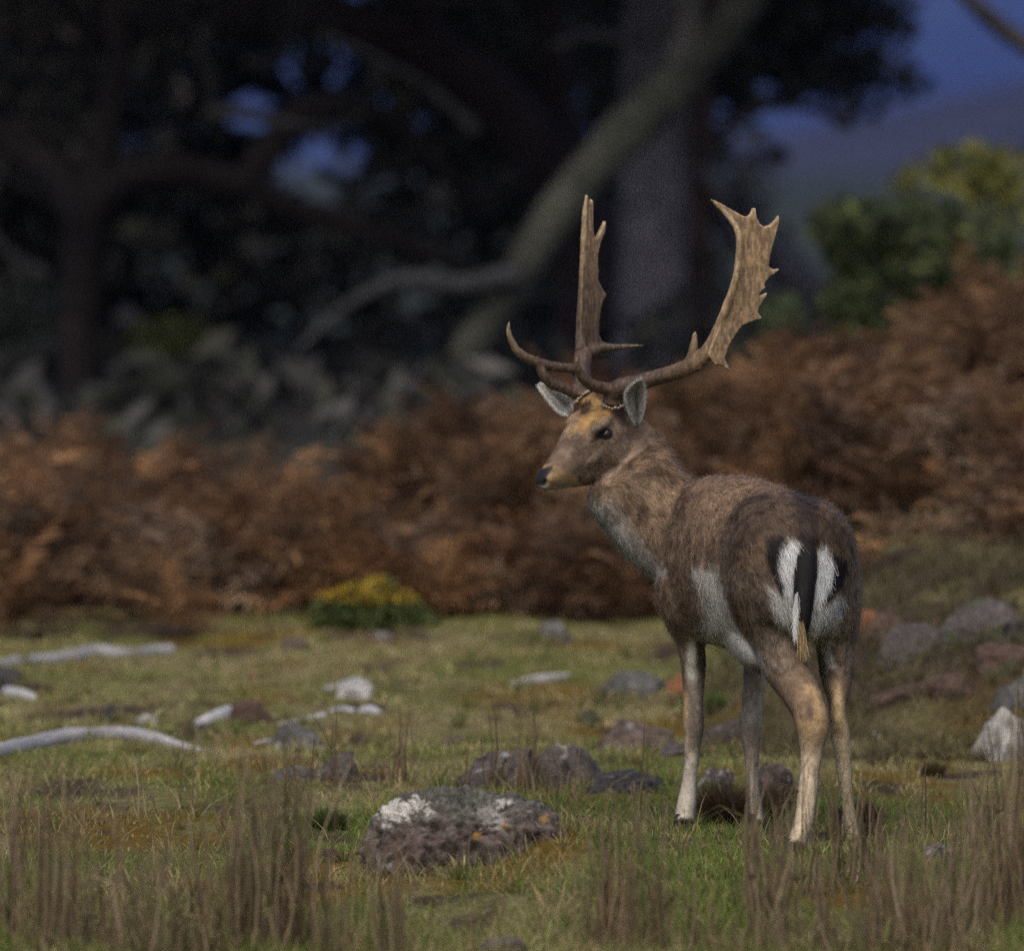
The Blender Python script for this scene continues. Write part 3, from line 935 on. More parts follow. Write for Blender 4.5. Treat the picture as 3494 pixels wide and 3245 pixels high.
# ------------------------------------------------------------------ old trees behind the bracken
bark_mat = attr_mat('bark', rough=.9, spec=.15, noise=14, amount=.5, bump=.03, bump_scale=18)
K9 = W0 / 1990.0


def limb(name, rows, Y, col, parent, seed, dy=None, m=14):
    """rows: x, y, radius on the 1990-wide view; dy: distance change along the limb"""
    R = np.array(rows, float)
    dyv = np.zeros(len(R)) if dy is None else np.array(dy, float)
    P = at(R[:, 0] * K9, R[:, 1] * K9, Y + dyv)
    rad = R[:, 2] * K9 / F * (Y + dyv)
    Q = catmull(np.concatenate([P, rad[:, None]], 1), 6)
    c, rd = Q[:, :3], Q[:, 3]
    V, Fc = tube(c, rd, m)
    D = V - np.repeat(c, m, 0)
    k = .16 * vnoise(V, 2.2, seed, 3) + .07 * vnoise(V * np.array([1, 1, .3]), 11, seed + 1, 2)
    V = np.repeat(c, m, 0) + D * (1 + k)[:, None]
    C = np.array(col) * (1 + .45 * vnoise(V, 3.0, seed + 2, 3)[:, None])
    me = mesh_np(name, V, Fc, bark_mat, True); set_col(me, 'col', np.clip(C, .008, .6))
    return obj(name, me, parent)


def crown(parent, blobs, n, size, cols, seed, name='crown', squash=.5, gaps=()):
    """leaf masses: blobs = (x, y, z, rx, ry, rz) in metres"""
    r = np.random.default_rng(seed)
    B = np.array(blobs, float)
    vol = B[:, 3] * B[:, 4] * B[:, 5]
    idx = r.choice(len(B), n, p=vol / vol.sum())
    q = r.normal(size=(n, 3)); q /= np.linalg.norm(q, axis=1)[:, None]
    P = B[idx, :3] + q * (r.random((n, 1)) ** .45) * B[idx, 3:]
    lump = vnoise(P, 1.1, seed, 3)
    keep = lump > r.uniform(-.55, .15, n)
    px_, py_ = pix(P)
    for gx_, gy_, gr in gaps:
        keep &= np.hypot(px_ / K9 - gx_, py_ / K9 - gy_) > gr * (1 + .4 * vnoise(P, 3, seed + 5, 2))
    P = P[keep]
    n = len(P)
    V, Fc, C = leaf_cloud(n, r, lambda k: P, size, cols, squash)
    tone = np.repeat(1 + .45 * vnoise(P, .9, seed + 3, 2), 4)[:, None]
    me = mesh_np(name, V, Fc, leaf_mat); set_col(me, 'col', np.clip(C * tone, .006, .5))
    o = obj(name, me, parent); o['kind'] = 'stuff'
    return o


def tree(name, px9, Y, label, cat='tree'):
    g = at(px9 * K9, 900, Y)
    root = bpy.data.objects.new(name, None); COL.objects.link(root)
    root.location = (g[0], Y, float(gh(g[0], Y)))
    return tag(root, label, cat)


def m9(x9, y9, Y):
    return at(x9 * K9, y9 * K9, Y)


def foot(x9, Y):
    """row (1990 view) of the ground at that distance"""
    p = m9(x9, 900, Y)
    return pix(np.array([p[0], Y, float(gh(p[0], Y)) - .15]))[1] / K9


DARKLEAF = [(.040, .046, .026), (.032, .038, .026), (.055, .055, .035), (.045, .042, .035)]

# dark forked tree
tA = tree('forked_tree', 165, 42, 'dark forked tree with a near-black trunk standing over the low bracken')
cA = (.022, .017, .016)
limb('trunk', [(160, foot(160, 42), 66), (158, 850, 52), (156, 700, 48), (162, 560, 46), (172, 430, 50), (176, 370, 44)], 42, cA, tA, 11)
limb('limb', [(174, 430, 46), (118, 345, 40), (40, 280, 36), (-70, 210, 30), (-190, 100, 26), (-260, -60, 20)], 42, cA, tA, 12, [0, .2, .4, .7, 1, 1.2])
limb('limb', [(176, 420, 44), (255, 345, 38), (370, 330, 34), (470, 355, 34), (520, 290, 32), (600, 215, 30), (700, 210, 28), (790, 262, 26), (870, 335, 22), (940, 410, 18)], 42, cA, tA, 13, [0, -.2, -.3, -.3, -.3, -.2, 0, .2, .3, .4])
limb('limb', [(480, 360, 28), (560, 400, 24), (660, 425, 22), (770, 470, 20), (860, 505, 17), (940, 575, 12)], 41.7, cA, tA, 14)
limb('limb', [(176, 400, 40), (205, 250, 32), (230, 110, 28), (215, -60, 24), (230, -260, 18)], 42, cA, tA, 15, [0, .2, .3, .4, .5])
xa = m9(165, 500, 42)[0]
crown(tA, [(xa - 2.2, 42.5, 5.2, 3.2, 3.2, 2.3), (xa + 1.2, 42.5, 5.4, 3.0, 3.4, 2.3), (xa - .3, 42, 8.0, 3.4, 3.2, 2.4), (xa - 1.5, 38.6, 5.3, 2.6, 2.4, 2.0), (xa + 1.4, 38.4, 5.5, 2.6, 2.4, 2.1)], 11500, .30, DARKLEAF, 21)  # the two nearest lobes are added above the frame to shade the trunks
crown(tA, [(xa - .2, 42.8, 2.65, 1.0, .8, .5), (xa + .6, 43, 2.4, .9, .7, .55), (xa + .1, 43.1, 1.95, .8, .6, .5), (xa - .6, 43.1, 2.0, .5, .6, .7)], 2400, .11, [(.055, .055, .045), (.04, .044, .03), (.075, .07, .055)], 22, 'foliage', gaps=((620, 340, 62), (500, 210, 60)))

# arching tree
tB = tree('arching_tree', 1150, 45, 'great tree with a thick purple-brown limb arching high over the wood')
cB = (.055, .038, .038)
limb('trunk', [(1165, foot(1165, 45), 92), (1158, 720, 78), (1150, 560, 72), (1118, 420, 66), (1050, 295, 62), (965, 195, 58), (850, 112, 54), (700, 48, 50), (510, 22, 46), (300, 50, 40), (60, 60, 34), (-150, 0, 28)], 45, cB, tB, 31, [0, 0, 0, 0, -.1, -.2, -.3, -.4, -.5, -.6, -.8, -1])
limb('limb', [(1110, 410, 44), (1085, 230, 42), (1070, 60, 40), (1050, -120, 34), (1090, -320, 24)], 45, cB, tB, 32)
limb('limb', [(880, 130, 34), (830, 20, 30), (800, -120, 24)], 44.7, cB, tB, 33)
limb('limb', [(400, 40, 26), (395, 100, 18), (412, 170, 12), (400, 240, 8)], 44.4, (.14, .13, .13), tB, 34)
xb = m9(900, 0, 45)[0]
crown(tB, [(xb - 1.5, 45, 5.6, 3.4, 4.0, 2.4), (xb + 1.4, 45, 5.4, 2.4, 3.6, 2.3), (xb, 46, 8.6, 4.0, 4.0, 2.6), (xb - .6, 40.4, 6.0, 3.2, 2.8, 2.3), (xb + 1.4, 39.4, 5.6, 2.2, 2.6, 2.1)], 12500, .32, DARKLEAF, 41)  # last two lobes pushed forward, unseen, to throw shade on the trunks
crown(tB, [(xb - .4, 45.8, 2.9, 1.3, .8, .45), (xb + .9, 46, 2.7, .9, .8, .5), (xb - 1.5, 46, 2.7, 1.1, .8, .5)], 2200, .12, DARKLEAF, 42, 'foliage', gaps=((620, 340, 62), (500, 210, 60)))

# leaning lichen-grey tree
tC = tree('leaning_tree', 850, 40.5, 'leaning grey-green mossy trunk slanting up across the dark wood')
limb('trunk', [(800, foot(800, 40.5), 44), (862, 760, 34), (920, 665, 35), (990, 558, 37), (1062, 448, 40), (1142, 338, 43), (1235, 238, 45), (1322, 150, 44), (1395, 70, 40), (1470, -60, 40), (1530, -220, 30)], 40.5, (.105, .104, .080), tC, 51)
limb('limb', [(1010, 530, 26), (960, 540, 20), (890, 552, 17), (800, 540, 14), (720, 566, 12), (640, 620, 9), (570, 690, 6)], 40.3, (.075, .073, .078), tC, 52)
limb('limb', [(1322, 150, 36), (1340, 20, 32), (1330, -140, 26)], 40.5, (.12, .11, .10), tC, 53)
xc = m9(1450, 0, 40.5)[0]
crown(tC, [(xc - .6, 41, 5.2, 2.2, 2.6, 1.9), (xc + .6, 41.5, 6.6, 2.2, 2.6, 1.9), (xc - .4, 37.6, 5.0, 2.0, 2.2, 1.7)], 8000, .28, DARKLEAF, 61)  # last lobe is added out of view to keep sun off the trunks

# broad upright tree
tD = tree('upright_tree', 1290, 43, 'broad upright purple-grey trunk rising behind the antlers')
cD = (.17, .155, .18)
limb('trunk', [(1300, foot(1300, 43), 130), (1290, 760, 98), (1286, 600, 86), (1282, 450, 82), (1284, 300, 80), (1290, 120, 80), (1285, -60, 74), (1300, -260, 60)], 43, cD, tD, 71)
limb('limb', [(1372, foot(1372, 43), 34), (1362, 740, 28), (1358, 560, 25), (1362, 380, 24), (1364, 200, 24), (1372, 20, 22), (1390, -160, 18)], 42.5, (.06, .038, .035), tD, 72)
limb('limb', [(1300, 120, 40), (1400, 30, 32), (1520, -20, 26), (1660, -60, 20), (1780, -130, 12)], 43, (.05, .045, .045), tD, 73)
limb('limb', [(1365, 300, 14), (1420, 240, 12), (1500, 205, 10), (1590, 215, 8), (1660, 250, 5)], 42.5, (.06, .05, .05), tD, 74)
limb('limb', [(1366, 320, 12), (1405, 400, 10), (1445, 480, 9), (1465, 570, 7), (1470, 650, 5)], 42.4, (.12, .11, .12), tD, 75)
b9 = lambda x9, y9, rx, ry, Y, dpt=.6: (*m9(x9, y9, Y), rx * K9 / F * Y, dpt, ry * K9 / F * Y)
crown(tD, [b9(1480, 60, 150, 110, 43), b9(1620, 70, 140, 100, 43), b9(1560, -20, 220, 90, 43), b9(1430, 170, 80, 70, 43), b9(1560, 160, 90, 60, 43), b9(1700, 150, 110, 55, 43), b9(1740, 40, 60, 60, 43)], 4200, .10, [(.040, .042, .034), (.032, .034, .030), (.06, .058, .055)], 81, gaps=((1395, 205, 34), (1395, 300, 40), (1560, 255, 62), (1480, 170, 24)))
crown(tD, [b9(1440, 420, 50, 90, 42.6, .3), b9(1470, 600, 55, 60, 42.6, .3), b9(1660, 215, 60, 30, 42.8, .3), b9(1500, 300, 40, 30, 42.8, .3)], 420, .08, [(.09, .085, .09), (.06, .06, .065)], 82, 'foliage')
xd = m9(1330, 0, 43)[0]
crown(tD, [(xd, 43.5, 5.0, 2.6, 3.0, 2.0), (xd + .8, 44, 7.4, 2.8, 3.0, 2.2), (xd + .2, 39.6, 5.8, 2.4, 2.4, 2.0)], 10000, .30, DARKLEAF, 83)  # last lobe reaches forward above the frame, added for its shadow

# bough crossing the open corner
tF = tree('overhanging_tree', 2420, 37, 'dark bough of a tree reaching down across the open blue hillside')
limb('trunk', [(2440, foot(2440, 37), 60), (2430, 500, 46), (2400, 250, 40), (2380, 60, 36), (2400, -200, 26)], 37, (.04, .035, .035), tF, 91)
limb('limb', [(2395, 240, 30), (2250, 190, 26), (2100, 140, 22), (1990, 84, 20), (1905, 18, 18), (1830, -60, 14), (1770, -140, 10)], 37, (.04, .036, .04), tF, 92)
xf = m9(2450, 0, 37)[0]
crown(tF, [(xf + .3, 37.4, 4.6, 1.6, 1.8, 1.4), (xf - .6, 37.6, 5.6, 1.6, 1.8, 1.3)], 2600, .22, DARKLEAF, 93)

# fallen grey bough and dead branches
fE = tree('fallen_bough', 1560, 44, 'fallen purple-grey bough slanting down into the tall bracken', 'branch')
limb('stem', [(1260, 240, 24), (1420, 415, 32), (1490, 480, 36), (1570, 562, 40), (1660, 625, 40), (1760, 690, 38), (1900, foot(1900, 44), 34)], 44, (.13, .115, .13), fE, 101)
limb('side_branch', [(1560, 560, 22), (1540, 620, 20), (1500, 690, 18), (1480, foot(1480, 44), 16)], 43.9, (.12, .11, .12), fE, 102)
fG = tree('dead_branch', 540, 39, 'forked pale dead branch lying against the dark trunks above the bracken', 'branch')
limb('stem', [(468, 690, 9), (500, 742, 11), (548, 808, 12), (600, 880, 13), (660, foot(660, 39), 14)], 39, (.06, .058, .066), fG, 103)
limb('side_branch', [(560, 830, 9), (640, 850, 8), (720, 820, 8), (780, 770, 6), (830, 700, 4)], 39, (.085, .082, .10), fG, 104)
limb('side_branch', [(620, 860, 8), (690, 905, 7), (780, 900, 6), (830, 850, 4)], 39, (.08, .08, .095), fG, 105)

# shrubs at the wood's edge
def shrub(px9, py9, rx, ry, Y, cols, n, size, label, seed, extra=()):
    t = tree('shrub', px9, Y, label, 'shrub')
    g = Vector(t.location)
    c = m9(px9, py9, Y)
    V, Fc = tube([np.array(g) + np.array([0, 0, -.1]), (np.array(g) + c) / 2 + np.array([.05, 0, 0]), c], [.06, .045, .02], 8)
    me = mesh_np('trunk', V, Fc, bark_mat); set_col(me, 'col', np.tile([.05, .04, .03], (len(V), 1))); obj('trunk', me, t)
    crown(t, [b9(px9, py9, rx, ry, Y)] + [b9(*e, Y) for e in extra], n, size, cols, seed)
    return t


shrub(1880, 350, 150, 75, 36, [(.12, .122, .024), (.09, .095, .022), (.15, .14, .03)], 6500, .075, 'sunlit yellow-green shrub above the tall bracken', 111, [(1990, 400, 130, 110), (1780, 360, 70, 45)])
shrub(1790, 500, 190, 120, 35, [(.050, .068, .026), (.035, .05, .024), (.085, .10, .03)], 9000, .08, 'dark green leafy shrub below the yellow-green one', 112, [(1900, 560, 160, 100), (1700, 590, 110, 80), (1660, 440, 90, 60)])
shrub(345, 690, 110, 78, 44, [(.115, .12, .03), (.09, .095, .028)], 1500, .08, 'olive-green bush in the gap between the dark trunks', 113)
shrub(455, 885, 78, 62, 40, [(.085, .10, .032), (.06, .075, .028)], 1300, .06, 'small olive bush just over the crest of the low bracken', 114)
shrub(60, 620, 90, 90, 46, [(.06, .068, .04), (.05, .055, .04)], 900, .09, 'grey-green bush beside the near-black trunk', 115)
shrub(1520, 610, 50, 40, 37, [(.055, .075, .03), (.04, .05, .025)], 500, .05, 'little green sprig under the fallen bough', 116)

# thin tangled branches among the big limbs
rb = np.random.default_rng(120)
for i, (par, Yb) in enumerate(((tA, 41.5), (tB, 44), (tA, 43), (tB, 43.5), (tC, 40), (tB, 44.5), (tA, 41.8), (tD, 42.2), (tB, 43.8), (tA, 42.6), (tD, 42.4), (tC, 40.2), (tB, 44.2), (tA, 42.2))):
    x0, y0 = rb.uniform(60, 1250), rb.uniform(60, 640)
    a = rb.uniform(-.9, .9) + (math.pi if rb.random() < .5 else 0)
    rows, rr0 = [], rb.uniform(9, 17)
    for q in range(6):
        rows.append((x0, y0, rr0 * (1 - q * .14)))
        x0 += math.cos(a) * rb.uniform(50, 95); y0 += math.sin(a) * rb.uniform(40, 80); a += rb.normal(0, .45)
    g_ = rb.uniform(.03, .065)
    limb('twig', rows, Yb, (g_ * 1.05, g_, g_ * 1.05), par, 1200 + i, m=8)

# the wood beyond: one dark mass of leaves with a few holes
wr = np.random.default_rng(130)
wb = []
for i in range(90):
    x9 = wr.uniform(-700, 1330); Y = wr.uniform(50, 57)
    wb.append((*m9(x9, wr.uniform(-250, 950), Y), wr.uniform(.7, 1.3), wr.uniform(.6, 1.2), wr.uniform(.6, 1.2)))
for i in range(60):                                 # undergrowth at the foot of the wood
    x9 = wr.uniform(-700, 1500); Y = wr.uniform(36, 49)
    p_ = m9(x9, 800, Y)
    hh = wr.uniform(.16, .34)
    wb.append((p_[0], Y, float(gh(p_[0], Y)) + hh * .6, wr.uniform(.5, .9), .5, hh))
for i in range(40):
    x9 = wr.uniform(-900, 1400); Y = wr.uniform(50, 60)
    wb.append((m9(x9, 300, Y)[0], Y, wr.uniform(4, 9), 1.9, 1.6, 1.5))
wood = crown(None, wb, 140000, .23, [(.042, .043, .036), (.034, .036, .031), (.05, .052, .034), (.062, .058, .056)], 131, 'woodland', gaps=((620, 345, 60), (495, 212, 46), (560, 250, 22), (880, 310, 16), (545, 610, 18)))
tag(wood, 'dark mass of evergreen woodland closing off the view', 'woodland', None, 'stuff')

# ------------------------------------------------------------------ far hillside and the air in front of it
hx_ = np.linspace(-9000, 9000, 80); hy_ = np.linspace(4500, 12500, 40)
HX, HY = np.meshgrid(hx_, hy_)
Pn = np.stack([HX, HY, HX * 0], -1)
HZ = -3 + 22 * np.exp(-((HX - 160) / 110) ** 2 - ((HY - 1500) / 260) ** 2) * 0 + 900 * smooth(4500, 10500, HY) * (1 + .25 * vnoise(Pn, .0005, 141, 3)) + 25 * vnoise(Pn, .003, 142, 3)
V = np.stack([HX.ravel(), HY.ravel(), HZ.ravel()], 1)
ii = (np.arange(39)[:, None] * 80 + np.arange(79)[None]).ravel()
hill_mat = attr_mat('far_forest', rough=.95, spec=.05, noise=.01, amount=.5)
me = mesh_np('hill', V, np.stack([ii, ii + 1, ii + 81, ii + 80], 1), hill_mat, True)
set_col(me, 'col', np.array([.02, .028, .028]) * (1 + .4 * vnoise(V, .004, 143, 3)[:, None]))
tag(obj('hill', me), 'distant forested hillside gone blue with haze', None, None, 'structure')
sx_, sy_ = np.meshgrid(np.linspace(-350, 700, 90), np.linspace(1000, 2200, 40))
Ps = np.stack([sx_, sy_, sx_ * 0], -1)
sz_ = -2 + (26 * np.exp(-((sx_ - 175) / 115) ** 2) + 12 * np.exp(-((sx_ + 230) / 120) ** 2)) * np.exp(-((sy_ - 1600) / 280) ** 2) * (1 + .25 * vnoise(Ps, .03, 144, 3))
V = np.stack([sx_.ravel(), sy_.ravel(), sz_.ravel()], 1)
ii = (np.arange(39)[:, None] * 90 + np.arange(89)[None]).ravel()
me = mesh_np('hill', V, np.stack([ii, ii + 1, ii + 91, ii + 90], 1), hill_mat, True)
set_col(me, 'col', np.array([.026, .026, .032]) * (1 + .5 * vnoise(V, .03, 145, 3)[:, None]))
tag(obj('hill', me), 'low heath-covered spur in front of the blue hillside', None, None, 'structure')

bx0, by0 = min(gx[0], -9000) - 200, gy[0] - 200
bx1, by1 = max(gx[-1], 9000) + 200, max(gy[-1], 12500) + 200
z0, z1_ = float(GZ.min()) - 1.2, float(HZ.max()) + 15
V = [(x, y, z) for x in (bx0, bx1) for y in (by0, by1) for z in (z0, z1_)]
Fc = [[0, 1, 3, 2], [4, 6, 7, 5], [0, 4, 5, 1], [2, 3, 7, 6], [0, 2, 6, 4], [1, 5, 7, 3]]
hm = bpy.data.materials.new('haze'); hm.use_nodes = True
nt = hm.node_tree; nt.nodes.remove(nt.nodes['Principled BSDF'])
pv = N(nt, 'ShaderNodeVolumePrincipled')
pv.inputs['Color'].default_value = (.17, .28, 1.0, 1)
pv.inputs['Density'].default_value = HAZE
pv.inputs['Anisotropy'].default_value = 0.0
nt.links.new(pv.outputs[0], nt.nodes['Material Output'].inputs['Volume'])
hz = obj('haze', mesh_np('haze', V, Fc, hm))
tag(hz, 'thin blue haze in the air', None, None, 'stuff')
# ------------------------------------------------------------------ the fallow buck
TH = math.radians(21)
D_LEFT = np.array([-math.cos(TH), -math.sin(TH), 0.0])
D_FWD = np.array([-math.sin(TH), math.cos(TH), 0.0])
FLOW_P, FLOW_D = [], []            # where the coat lies which way


def ring(c, a, b, up=1.0, dn=1.0, m=28, pw=2.0, pinch=0.0):
    an = np.linspace(0, 2 * np.pi, m, endpoint=False)
    ca, sa = np.cos(an), np.sin(an)
    ca = np.sign(ca) * np.abs(ca) ** (2 / pw); sa = np.sign(sa) * np.abs(sa) ** (2 / pw)
    wid = 1 - pinch * np.clip(-sa, 0, 1)
    return c + (ca * wid)[:, None] * a + np.where(sa > 0, sa * up, sa * dn)[:, None] * b


def pair_loft(rows, flow=1, sub=3, pw=2.0):
    """rows: x1,y1,x2,y2,Y,depth radius - both outline edges of a limb as the photo shows them"""
    R = catmull(np.array(rows, float), sub)
    p1 = at(R[:, 0], R[:, 1], R[:, 4]); p2 = at(R[:, 2], R[:, 3], R[:, 4])
    c = (p1 + p2) / 2; a = (p2 - p1) / 2
    T = np.gradient(c, axis=0); T /= np.linalg.norm(T, axis=1)[:, None]
    rings = []
    for i in range(len(R)):
        b = np.cross(a[i], T[i]); b /= np.linalg.norm(b)
        rings.append(ring(c[i], a[i], b * R[i, 5], pw=pw))
        FLOW_P.append(c[i]); FLOW_D.append(T[i] * flow)
    return loft(rings)


def leg_rows(rows):
    return [(xl, y, xr, y, Y, rd) for (y, xl, xr, Y, rd) in rows]


shells = []
# trunk, hind end to brisket
tr = np.array([  # u, row, half width, up, down
    (-.168, 1925, .050, .075, .10), (-.145, 1915, .098, .115, .16), (-.10, 1900, .138, .134, .20), (-.04, 1886, .158, .140, .22),
    (.03, 1882, .158, .148, .225), (.15, 1888, .138, .170, .235), (.28, 1895, .155, .194, .245), (.42, 1898, .166, .203, .235),
    (.53, 1895, .152, .196, .22), (.62, 1905, .128, .155, .205), (.70, 1925, .085, .09, .15), (.735, 1940, .045, .05, .09)])
tr = catmull(tr, 3)
rings = []
for u, row, hw, up, dn in tr:
    c = at(2698 - 493 * u, row, 17.95 + .934 * u)
    rings.append(ring(c, D_LEFT * hw, np.array([0, 0, 1.0]), up, dn, pw=2.15))
    for dz, fd in ((.12, (0, 0, -.25)), (0, (0, 0, -.7)), (-.12, (0, 0, -.9))):
        for s in (-1, 1):
            FLOW_P.append(c + np.array([0, 0, dz]) + D_LEFT * hw * .8 * s); FLOW_D.append(-D_FWD + np.array(fd))
shells.append(loft(rings))
# left shoulder blade and upper arm
shells.append(pair_loft([(2355, 1690, 2460, 1690, 18.42, .05), (2318, 1750, 2455, 1750, 18.41, .085), (2272, 1850, 2450, 1850, 18.40, .105),
                         (2236, 1950, 2440, 1950, 18.40, .11), (2236, 2030, 2425, 2030, 18.40, .105), (2258, 2100, 2412, 2100, 18.41, .095),
                         (2284, 2160, 2408, 2160, 18.42, .07)]))
# right shoulder
shells.append(pair_loft([(2480, 1700, 2600, 1700, 18.52, .05), (2480, 1850, 2640, 1850, 18.53, .1), (2490, 2000, 2650, 2000, 18.53, .1),
                         (2520, 2120, 2630, 2120, 18.53, .085), (2530, 2200, 2615, 2200, 18.53, .065)]))
# front legs
shells.append(pair_loft(leg_rows([(2130, 2270, 2410, 18.42, .085), (2192, 2301, 2412, 18.42, .062), (2238, 2314, 2411, 18.42, .053), (2284, 2326, 2407, 18.425, .044),
                                  (2376, 2332, 2400, 18.425, .034), (2422, 2331, 2399, 18.42, .033), (2468, 2329, 2402, 18.42, .036), (2514, 2334, 2396, 18.425, .031),
                                  (2560, 2336, 2388, 18.43, .025), (2606, 2335, 2384, 18.43, .024), (2652, 2330, 2379, 18.43, .024), (2698, 2320, 2377, 18.43, .027),
                                  (2744, 2310, 2375, 18.425, .03), (2785, 2303, 2371, 18.42, .032), (2812, 2300, 2370, 18.41, .036)])))
shells.append(pair_loft(leg_rows([(2150, 2528, 2622, 18.53, .08), (2230, 2536, 2612, 18.53, .055), (2330, 2537, 2614, 18.53, .04), (2376, 2535, 2608, 18.53, .036),
                                  (2422, 2531, 2604, 18.525, .034), (2468, 2524, 2600, 18.52, .036), (2514, 2528, 2594, 18.525, .031), (2560, 2538, 2590, 18.53, .025),
                                  (2606, 2543, 2588, 18.53, .023), (2652, 2547, 2588, 18.53, .022), (2698, 2552, 2592, 18.525, .023), (2744, 2555, 2598, 18.52, .026),
                                  (2790, 2558, 2606, 18.51, .03), (2815, 2560, 2610, 18.50, .034)])))
# hind legs
shells.append(pair_loft(leg_rows([(1735, 2590, 2700, 18.03, .06), (1790, 2508, 2740, 18.01, .125), (1870, 2479, 2752, 17.99, .16), (1950, 2472, 2752, 17.98, .165),
                                  (2030, 2479, 2745, 17.975, .16), (2110, 2506, 2738, 17.965, .14), (2192, 2558, 2742, 17.945, .11), (2284, 2606, 2755, 17.90, .08),
                                  (2330, 2640, 2783, 17.87, .066), (2376, 2672, 2804, 17.835, .056), (2422, 2699, 2822, 17.80, .05), (2468, 2713, 2830, 17.775, .047),
                                  (2514, 2722, 2822, 17.775, .04), (2560, 2731, 2808, 17.775, .032), (2606, 2731, 2799, 17.77, .028), (2652, 2727, 2794, 17.765, .026),
                                  (2698, 2722, 2790, 17.755, .026), (2744, 2718, 2785, 17.745, .026), (2790, 2711, 2778, 17.735, .028), (2836, 2700, 2767, 17.725, .032),
                                  (2876, 2682, 2752, 17.71, .034), (2896, 2676, 2748, 17.70, .036)])))
shells.append(pair_loft(leg_rows([(1735, 2748, 2850, 18.06, .06), (1790, 2738, 2894, 18.05, .12), (1870, 2738, 2922, 18.05, .155), (1950, 2742, 2933, 18.05, .16),
                                  (2030, 2752, 2939, 18.05, .155), (2110, 2762, 2935, 18.05, .135), (2192, 2778, 2922, 18.05, .105), (2284, 2796, 2913, 18.035, .075),
                                  (2330, 2808, 2904, 18.015, .06), (2376, 2824, 2896, 17.99, .052), (2410, 2830, 2884, 17.975, .048), (2445, 2831, 2886, 17.97, .045),
                                  (2491, 2835, 2898, 17.98, .039), (2537, 2838, 2903, 17.985, .034), (2583, 2849, 2905, 17.99, .03), (2652, 2858, 2906, 17.995, .026),
                                  (2698, 2866, 2908, 18.0, .025), (2744, 2873, 2913, 18.01, .026), (2790, 2878, 2920, 18.02, .028), (2836, 2883, 2932, 18.035, .032),
                                  (2858, 2885, 2938, 18.04, .034)])))
# sheath on the belly line
shells.append(pair_loft([(2400, 2120, 2480, 2080, 18.32, .06), (2438, 2172, 2530, 2120, 18.25, .07), (2485, 2220, 2580, 2160, 18.16, .075), (2530, 2250, 2640, 2190, 18.06, .06), (2570, 2262, 2680, 2200, 18.0, .04)]))
# neck: throat edge - nape edge
shells.append(pair_loft([(2130, 1560, 2215, 1440, 18.565, .052), (2045, 1640, 2262, 1490, 18.57, .058), (2012, 1700, 2292, 1540, 18.56, .072),
                         (2026, 1765, 2320, 1598, 18.53, .10), (2080, 1838, 2380, 1650, 18.52, .115), (2145, 1912, 2440, 1700, 18.49, .125),
                         (2222, 1982, 2490, 1770, 18.46, .13), (2300, 2040, 2540, 1850, 18.42, .12)], flow=1))
# head in its own frame: turned left, a little towards the lens, nose lowered
A_, P_, ROLL = math.radians(31), math.radians(40.4), math.radians(5)
HF = np.array([-math.cos(P_) * math.cos(A_), -math.cos(P_) * math.sin(A_), -math.sin(P_)])
HL = np.array([math.sin(A_), -math.cos(A_), 0.0])
HN = np.array([-math.sin(P_) * math.cos(A_), -math.sin(P_) * math.sin(A_), math.cos(P_)])
HL, HN = HL * math.cos(ROLL) - HN * math.sin(ROLL), HN * math.cos(ROLL) + HL * math.sin(ROLL)
POLL = at(2080, 1372, 18.57)


def hd(x, y, z):
    return POLL + x * HF + y * HL + z * HN


hs = catmull(np.array([  # x, top, bottom, half width, pinch of the jaw
    (-.035, -.035, -.115, .048, .0), (-.01, -.004, -.15, .066, .1), (.03, .014, -.158, .074, .18), (.07, .030, -.157, .076, .26), (.105, .037, -.152, .069, .30),
    (.14, .030, -.143, .057, .33), (.18, .019, -.126, .046, .32), (.215, .010, -.101, .038, .28), (.245, .004, -.079, .032, .22), (.268, -.001, -.062, .029, .18),
    (.285, -.006, -.049, .025, .14), (.297, -.014, -.038, .015, .1)]), 3)
rings = []
for x, t, b, hw, pi in hs:
    zc = (t * .55 + b * .45)
    rings.append(ring(hd(x, 0, zc), HL * hw, HN, t - zc, zc - b, pw=2.1, pinch=pi))
    for yy in (-1, 1):
        FLOW_P.append(hd(x, yy * hw, zc)); FLOW_D.append(-HF + .35 * np.array([0, 0, -1.0]) * (1 if x < .15 else .2))
shells.append(loft(rings))


def blob(c, ax, m=16):
    th = np.linspace(0, np.pi, m // 2 + 1)[1:-1]
    an = np.linspace(0, 2 * np.pi, m, endpoint=False)
    rg = [c + np.cos(t) * ax[0] + np.sin(t) * (np.cos(an)[:, None] * ax[1] + np.sin(an)[:, None] * ax[2]) for t in th]
    return loft(rg)


for s in (1, -1):                      # brows, cheek bones, pedicles, nostril wings
    shells.append(blob(hd(.082, s * .057, .002), (HF * .034, HL * .022, HN * .020)))
    shells.append(blob(hd(.125, s * .042, -.052), (HF * .055, HL * .020, HN * .022)))
    shells.append(blob(hd(.270, s * .018, -.020), (HF * .019, HL * .014, HN * .014)))
    shells.append(blob(hd(.045, s * .046, -.090), (HF * .07, HL * .032, HN * .055)))
PED = {1: at(2094, 1378, 18.52), -1: at(1992, 1356, 18.60)}
for s in (1, -1):
    base = hd(.03, s * .034, -.02)
    shells.append(tube([base, PED[s]], [.03, .026], 14))
# hip bones and withers
shells.append(blob(at(2560, 1775, 17.97), (D_LEFT * .05, D_FWD * .07, np.array([0, 0, .055]))))
shells.append(blob(at(2800, 1775, 18.03), (D_LEFT * .05, D_FWD * .07, np.array([0, 0, .05]))))
V, Fc = join(shells)
body_me = remeshed('body', V, Fc, .0052, 9)
BV, BN = verts(body_me)

